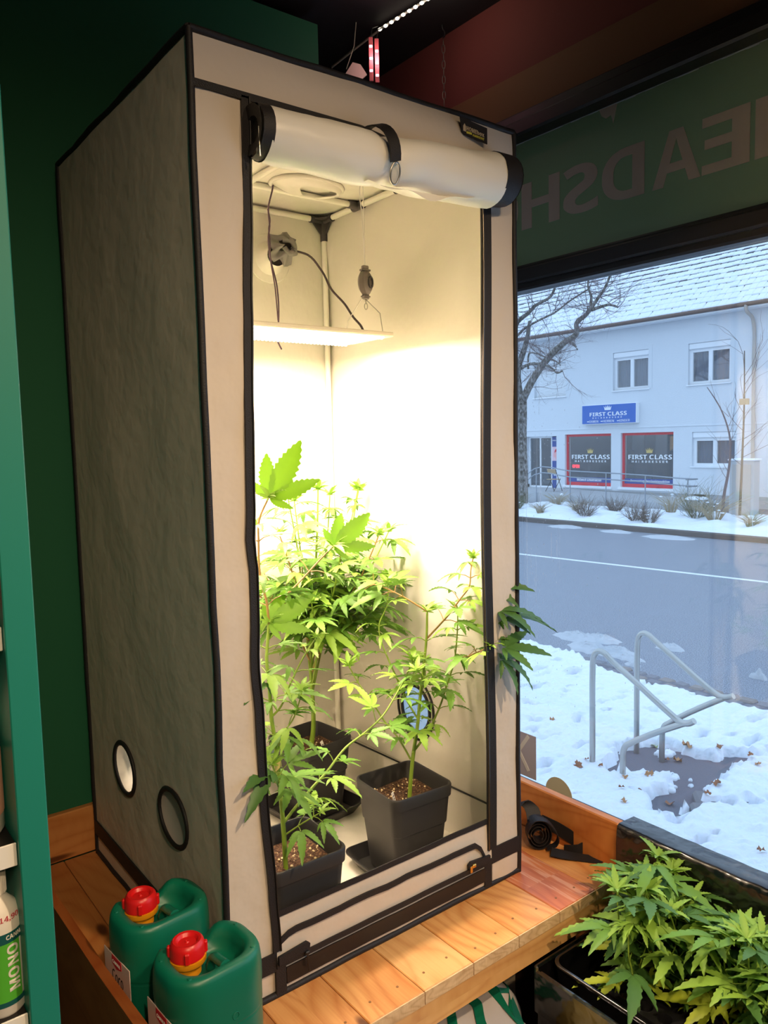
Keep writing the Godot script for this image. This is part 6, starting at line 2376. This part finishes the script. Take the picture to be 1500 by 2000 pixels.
	box(st, V(mid.x, mid.y, -16.0 - o.z) - nr * 0.08, V(10.0, 0.12, 28.0), 0.0, Basis(up, nr, V(0, 0, 1)))
	obj("roof", st, M["roof tile"], t)
	st = S()
	box(st, V(0.15, 0, 0), V(0.34, 0.022, 0.235), 0.008, Basis(Vector3.BACK, -0.07))
	box(st, V(0.15, 0.012, 0.1), V(0.34, 0.03, 0.05), 0.012, Basis(Vector3.BACK, -0.07))
	var tile := done(st)
	st = S()
	box(st, V(0.16, 0.028, 0), V(0.30, 0.05, 0.25), 0.022, Basis(Vector3.BACK, -0.05))
	var cushion := done(st)
	for kind in 2:
		var where := []
		for r in 27:
			for k in 108:
				var z := -29.0 + k * 0.25 - o.z
				var patchy := noise.get_noise_2d(z * 0.35, r * 0.5)
				var b := Basis(up, nr, V(0, 0, 1))
				var at := eave + up * (r * 0.335) + V(0, 0, z)
				if kind == 1:
					var fill: float = clampf(1.2 - r * 0.030 - 0.12 * maxf(0.0, patchy) + rng.randf_range(-0.06, 0.05), 0.55, 1.16)
					b = b * Basis(Vector3.UP, rng.randf_range(-0.05, 0.05)) * Basis.from_scale(V(fill, rng.randf_range(0.85, 1.3), 1.02))
					at += up * (0.345 * (1.16 - fill)) * 0.8 + nr * 0.004
				where.append(Transform3D(b, at))
		var mm := MultiMesh.new()
		mm.transform_format = MultiMesh.TRANSFORM_3D
		mm.mesh = tile if kind == 0 else cushion
		mm.instance_count = where.size()
		for i in where.size():
			mm.set_instance_transform(i, where[i])
		var mi := MultiMeshInstance3D.new()
		mi.multimesh = mm
		mi.material_override = M["roof tile"] if kind == 0 else M["snow"]
		put(mi, "roof_tile" if kind == 0 else "roof_snow", t)
		tag(mi, "", "", "", "stuff")
	# ramp with its railing in front of the shop
	st = S()
	prism(st, PackedVector2Array([Vector2(-30.0, -1.5), Vector2(-11.7, -1.5), Vector2(-11.7, -1.12), Vector2(-18.2, -0.95), Vector2(-30.0, -0.95)]), 2.3, Transform3D(Basis(V(0, 0, 1), V(0, 1, 0), V(1, 0, 0)), V(21.65, 0, 0)))
	struct("ramp", st, M["house plinth"])
	var rt := thing("railing", "thin grey metal railing along the ramp in front of the hairdresser", "railing", V(21.6, -1.0, -15.0))
	var ro := rt.position
	var rm := mat("railing grey", rgb(150, 158, 168), 0.4, 0.5)
	for dy in [0.0, -0.22]:
		st = S()
		tube(st, smooth(PackedVector3Array([V(21.6, -0.43 + dy, -18.75) - ro, V(21.6, -0.06 + dy, -18.2) - ro, V(21.6, -0.11 + dy, -16.5) - ro, V(21.6, -0.2 + dy, -13.5) - ro, V(21.6, -0.28 + dy, -11.8) - ro, V(21.8, -0.29 + dy, -11.75) - ro, V(21.9, -0.33 + dy, -12.2) - ro]), 4), 0.021, 0.021, 8)
		obj("rail", st, rm, rt)
	for p in [[-18.1, -0.06], [-16.52, -0.11], [-14.99, -0.15], [-13.46, -0.2], [-11.95, -0.27]]:
		st = S()
		tube(st, PackedVector3Array([V(21.6, -1.4, p[0]) - ro, V(21.6, p[1], p[0]) - ro]), 0.019, 0.019, 8)
		obj("post", st, rm, rt)
	# folding chair by the door
	var ch := thing("folding_chair", "folded wooden seat chair standing on the ramp beside the blue poster", "chair", V(22.6, -0.95, -18.1))
	for s in [-0.2, 0.2]:
		st = S()
		tube(st, PackedVector3Array([V(0.25, 0, s), V(-0.15, 0.85, s)]), 0.012, 0.012, 6)
		obj("leg", st, M["frame black"], ch)
		st = S()
		tube(st, PackedVector3Array([V(-0.25, 0, s), V(0.15, 0.48, s)]), 0.012, 0.012, 6)
		obj("leg", st, M["frame black"], ch)
	st = S()
	box(st, V(-0.02, 0.46, 0), V(0.36, 0.025, 0.4), 0.01)
	obj("seat", st, mat("chair wood", rgb(186, 160, 126), 0.6), ch)
	st = S()
	box(st, V(-0.13, 0.76, 0), V(0.025, 0.2, 0.4), 0.01, Basis(Vector3.BACK, 0.4))
	obj("backrest", st, M["chair wood"], ch)


func crown(st: SurfaceTool, at: Vector3, w: float, h: float) -> void:
	var p := PackedVector2Array([Vector2(-0.38, 0.0), Vector2(0.38, 0.0), Vector2(0.5, 0.8), Vector2(0.27, 0.38), Vector2(0.24, 0.92), Vector2(0.1, 0.42), Vector2(0.0, 1.0), Vector2(-0.1, 0.42), Vector2(-0.24, 0.92), Vector2(-0.27, 0.38), Vector2(-0.5, 0.8)])
	var q := PackedVector2Array()
	for v in p:
		q.append(Vector2(v.x * w, v.y * h))
	prism(st, q, 0.004, Transform3D(Basis(V(0, 0, 1), V(0, 1, 0), V(-1, 0, 0)), at))


# ---------------------------------------------------------------- trees and shrubs across the road
func twigs(st: SurfaceTool, p: Vector3, d: Vector3, ln: float, r: float, depth: int) -> void:
	var q := p
	var pts := PackedVector3Array([p])
	var dir := d
	for k in 3:
		dir = (dir + V(rng.randf_range(-0.3, 0.3), rng.randf_range(-0.22, 0.3), rng.randf_range(-0.3, 0.3))).normalized()
		q += dir * ln / 3.0
		pts.append(q)
	tube(st, pts, r, r * 0.5, 3, false)
	if depth > 0:
		for k in 3:
			var b: Vector3 = pts[1 + k % 3]
			twigs(st, b, (dir + V(rng.randf_range(-0.8, 0.8), rng.randf_range(-0.6, 0.8), rng.randf_range(-0.8, 0.8))).normalized(), ln * rng.randf_range(0.5, 0.75), r * 0.5, depth - 1)


func garden() -> void:
	rng.seed = 99
	var bark := mat("bark", rgb(186, 182, 178), 0.9)
	bark.albedo_texture = noise_tex(0.04, [rgb(92, 88, 84), rgb(160, 156, 150), rgb(214, 216, 220)], 256, 41)
	tri_mat(bark, V(1.2, 0.5, 1.2))
	mat("twig", rgb(120, 106, 108), 0.9)
	mat("grass tan", rgb(172, 156, 126), 0.9)
	mat("shrub brown", rgb(104, 92, 84), 0.9)
	mat("shrub olive", rgb(112, 112, 84), 0.9)
	var t := thing("bare_tree", "bare plane tree with snow on its branches across the road beside the tent", "tree", V(19.5, -1.3, -16.95))
	var o := t.position
	var st := S()
	tube(st, smooth(PackedVector3Array([V(0, 0, 0), V(0.0, 1.2, 0.02), V(0, 2.3, 0.0), V(0, 3.2, 0.04), V(0, 3.7, 0.06)])), 0.24, 0.17, 12)
	obj("trunk", st, bark, t)
	var br := [
		[[2.333, -16.88, 2.961, -16.412, 3.543, -15.964, 3.833, -15.531, 4.134, -15.041, 4.377, -14.6, 4.66, -14.534, 4.887, -14.27, 5.032, -14.012, 5.308, -13.79, 5.528, -13.572, 5.9, -13.3], 0.13, 0.035],
		[[5.001, -14.0, 5.041, -13.726, 5.062, -13.354, 4.937, -13.019], 0.06, 0.03],
		[[5.06, -14.05, 5.399, -14.045, 5.718, -14.094, 6.2, -14.1], 0.045, 0.025],
		[[2.4, -16.95, 3.496, -17.02, 3.969, -16.861, 4.456, -16.628, 5.0, -16.5], 0.14, 0.05],
		[[4.0, -17.3, 5.025, -17.083, 5.273, -16.621, 5.464, -16.21, 5.683, -15.666, 5.9, -15.4], 0.09, 0.035],
		[[4.4, -17.3, 4.672, -17.009, 4.95, -16.103, 5.14, -15.491, 5.392, -14.835, 5.663, -14.077], 0.045, 0.02],
		[[3.461, -16.942, 3.566, -16.521, 3.519, -16.001, 3.307, -15.497, 3.183, -15.321, 3.239, -15.181], 0.06, 0.025],
		[[3.69, -15.75, 3.648, -15.603, 3.545, -15.39, 3.416, -15.181], 0.04, 0.02],
		[[4.2, -14.95, 4.016, -14.701, 3.834, -14.5], 0.045, 0.02],
		[[3.414, -16.6, 3.934, -16.518, 3.727, -15.854], 0.04, 0.02],
	]
	var snowy := S()
	var tw := S()
	var bn := 0
	for b in br:
		var p := PackedVector3Array()
		bn += 1
		for i in range(0, b[0].size(), 2):
			p.append(V(19.5 + 0.06 * sin(i * 1.3 + bn * 2.0) * (0.0 if i == 0 else 1.0), b[0][i], b[0][i + 1]) - o)
		var ps := smooth(p, 4)
		st = S()
		tube(st, ps, b[1], b[2], 8)
		obj("branch", st, bark, t)
		for i in range(1, ps.size()):
			if i % 3 != 1 or i == ps.size() - 1:
				twigs(tw, ps[i], V(rng.randf_range(-1, 1), rng.randf_range(-0.4, 0.9), rng.randf_range(-1, 1)).normalized(), rng.randf_range(0.5, 0.95), 0.014, 3)
			if rng.randf() < 0.5:
				var r: float = lerpf(b[1], b[2], float(i) / ps.size())
				tube(snowy, PackedVector3Array([ps[i - 1] + V(0, r * 0.8, 0), ps[i] + V(0, r * 0.8, 0)]), r * 0.5, r * 0.45, 6)
	tag(obj("twig", tw, M["twig"], t), "", "", "", "stuff")
	tag(obj("branch_snow", snowy, M["snow"], t), "", "", "", "stuff")
	# shrubs and dry grasses on the verge
	var sh := [[18.0, -13.1, 0.5, "shrub brown"], [17.8, -11.2, 0.45, "shrub brown"], [17.7, -10.75, 0.35, "shrub brown"], [19.1, -10.2, 0.8, "shrub olive"], [18.7, -9.45, 0.95, "grass tan"], [19.8, -11.4, 0.8, "grass tan"], [18.0, -14.8, 0.4, "grass tan"], [19.9, -15.7, 0.6, "grass tan"], [18.8, -14.0, 0.5, "grass tan"], [19.6, -13.2, 0.4, "shrub brown"], [18.2, -8.2, 0.5, "grass tan"], [19.5, -7.6, 0.7, "shrub olive"], [18.4, -16.2, 0.5, "shrub olive"]]
	var says := ["dark twiggy shrub on the snowy verge under the left shop window", "low dark shrub on the verge below the railing's end", "small dark shrub just right of the low dark one", "broad olive shrub capped with snow by the cellar window", "large tuft of dry tan grass right of the snow capped shrub", "tall dry grass tuft in front of the railing's end", "dry grass tuft left of the dark twiggy shrub", "dry grass tuft at the foot of the ramp, far left", "dry grass tuft between the twiggy shrub and the ramp", "small brown shrub beside the ramp wall", "dry grass tuft at the right end of the verge", "olive shrub behind the right-hand dry grass tuft", "olive shrub next to the plane tree's foot"]
	for i in sh.size():
		var q: Array = sh[i]
		var y: float = -1.28
		var g := thing("dry_grass" if q[3] == "grass tan" else "shrub", says[i], "plant", V(q[0], y, q[1]), "plants on the verge")
		st = S()
		var n := 90 if q[3] == "grass tan" else 70
		for k in n:
			var a := rng.randf() * TAU
			var lean := rng.randf_range(0.15, 1.0)
			var h: float = q[2] * rng.randf_range(0.6, 1.15)
			var d := V(cos(a) * lean, 1.0, sin(a) * lean).normalized()
			if q[3] == "grass tan":
				tube(st, PackedVector3Array([V(cos(a), 0, sin(a)) * 0.08, d * h * 0.6, d * h + V(cos(a), -0.25, sin(a)) * h * 0.3]), 0.006, 0.003, 3, false)
			else:
				twigs(st, V(cos(a), 0, sin(a)) * 0.1, d, h, 0.007, 1)
		var tf := obj("blades" if q[3] == "grass tan" else "twigs", st, M[q[3]], g)
		tag(tf, "", "", "", "stuff")
		st = S()
		for k in (9 if i == 3 else 5):
			var a := rng.randf() * TAU
			var c: Vector3 = V(cos(a), 0, sin(a)) * rng.randf_range(0.0, 0.35) * q[2] + V(0, q[2] * rng.randf_range(0.25, 0.8) if i != 3 else q[2] * 0.75, 0)
			var r: float = (0.05 if i != 3 else 0.13) * rng.randf_range(0.7, 1.3)
			lathe(st, [Vector2(0, r * 0.5), Vector2(r * 0.7, r * 0.35), Vector2(r, 0.0), Vector2(0, -r * 0.3)], 8, Transform3D(Basis(), c))
		tag(obj("snow_cap", st, M["snow"], g), "", "", "", "stuff")
	# young tree with a nesting box, and a small cabinet behind it
	t = thing("young_tree", "slender leafless young tree with a small box on it, right of the house windows", "tree", V(20.0, -1.3, -9.45))
	o = t.position
	st = S()
	tube(st, smooth(PackedVector3Array([V(0, 0, 0), V(0, 1.5, 0.04), V(0.02, 3.2, 0.06), V(0.0, 4.6, 0.05)])), 0.04, 0.012, 7)
	obj("trunk", st, M["shrub brown"], t)
	st = S()
	for k in 12:
		twigs(st, V(0.01, 1.5 + k * 0.24, 0.05), V(rng.randf_range(-0.6, 0.6), 0.9, rng.randf_range(-1, 1)).normalized(), rng.randf_range(0.6, 1.2), 0.01, 1)
	tag(obj("twig", st, M["twig"], t), "", "", "", "stuff")
	st = S()
	box(st, V(-0.05, 3.24, 0.1), V(0.14, 0.16, 0.22), 0.01)
	obj("nesting_box", st, M["chair wood"], t)
	t = thing("leaning_stem", "dark bare stem leaning up from the snow capped shrub", "tree", V(20.0, -1.2, -9.95))
	st = S()
	tube(st, smooth(PackedVector3Array([V(0, 0, 0), V(0, 0.6, 0.05), V(0.02, 1.3, 0.16), V(0, 2.1, 0.2), V(0.0, 3.0, -0.1), V(0, 3.6, -0.5)])), 0.05, 0.01, 7)
	obj("stem", st, M["twig"], t)
	st = S()
	for k in 8:
		twigs(st, V(0, 1.0 + 0.25 * k, 0.15), V(rng.randf_range(-0.4, 0.4), 0.8, rng.randf_range(-1, 1)).normalized(), 0.9, 0.008, 1)
	tag(obj("twig", st, M["twig"], t), "", "", "", "stuff")
	t = thing("utility_cabinet", "pale utility cabinet with a snow strip on top at the right of the house", "cabinet", V(21.2, -1.35, -9.95))
	st = S()
	box(st, V(0, 0.83, 0), V(0.35, 1.66, 0.72), 0.02)
	obj("case", st, M["house plinth"], t)
	st = S()
	box(st, V(-0.18, 0.83, 0.0), V(0.015, 1.45, 0.56), 0.008)
	obj("door", st, M["downpipe"], t)
	st = S()
	box(st, V(0, 1.69, 0), V(0.42, 0.06, 0.82), 0.025)
	obj("snow_cap", st, M["snow"], t)
	drops()


func drops() -> void:
	# dried drops and runs of melt water on the outside of the shop window, densest beside the tent
	var p: Node = get_node("window_1/pane")
	var st := S()
	lathe(st, [Vector2(0, 0.35), Vector2(0.7, 0.25), Vector2(1.0, 0.0)], 8, Transform3D(Basis(V(0, 0, 1), V(1, 0, 0), V(0, 1, 0)), Vector3.ZERO))
	var mesh := done(st)
	var wm := mat("water mark", Color(0.92, 0.95, 1.0, 0.55), 0.6)
	wm.transparency = BaseMaterial3D.TRANSPARENCY_ALPHA
	var mm := MultiMesh.new()
	mm.transform_format = MultiMesh.TRANSFORM_3D
	mm.mesh = mesh
	mm.instance_count = 420
	for i in 420:
		var z := -0.44 + absf(rng.randfn(0.0, 0.15))
		var r := rng.randf_range(0.0006, 0.0017)
		mm.set_instance_transform(i, Transform3D(Basis().scaled(V(r, r * rng.randf_range(1.0, 2.4), r)), V(1.2564, rng.randf_range(0.25, 1.5), z)))
	var mi := MultiMeshInstance3D.new()
	mi.multimesh = mm
	mi.material_override = wm
	put(mi, "water_drop", p)
	tag(mi, "", "", "", "stuff")
	var wr: StandardMaterial3D = wm.duplicate()
	wr.albedo_color.a = 0.16
	st = S()
	for i in 46:
		var z := -0.435 + absf(rng.randfn(0.0, 0.08))
		var y := rng.randf_range(0.5, 1.4)
		var h := rng.randf_range(0.03, 0.2)
		box(st, V(1.2565, y, z), V(0.0006, h, rng.randf_range(0.001, 0.004)), 0.0002)
	tag(obj("water_run", st, wr, p), "", "", "", "stuff")
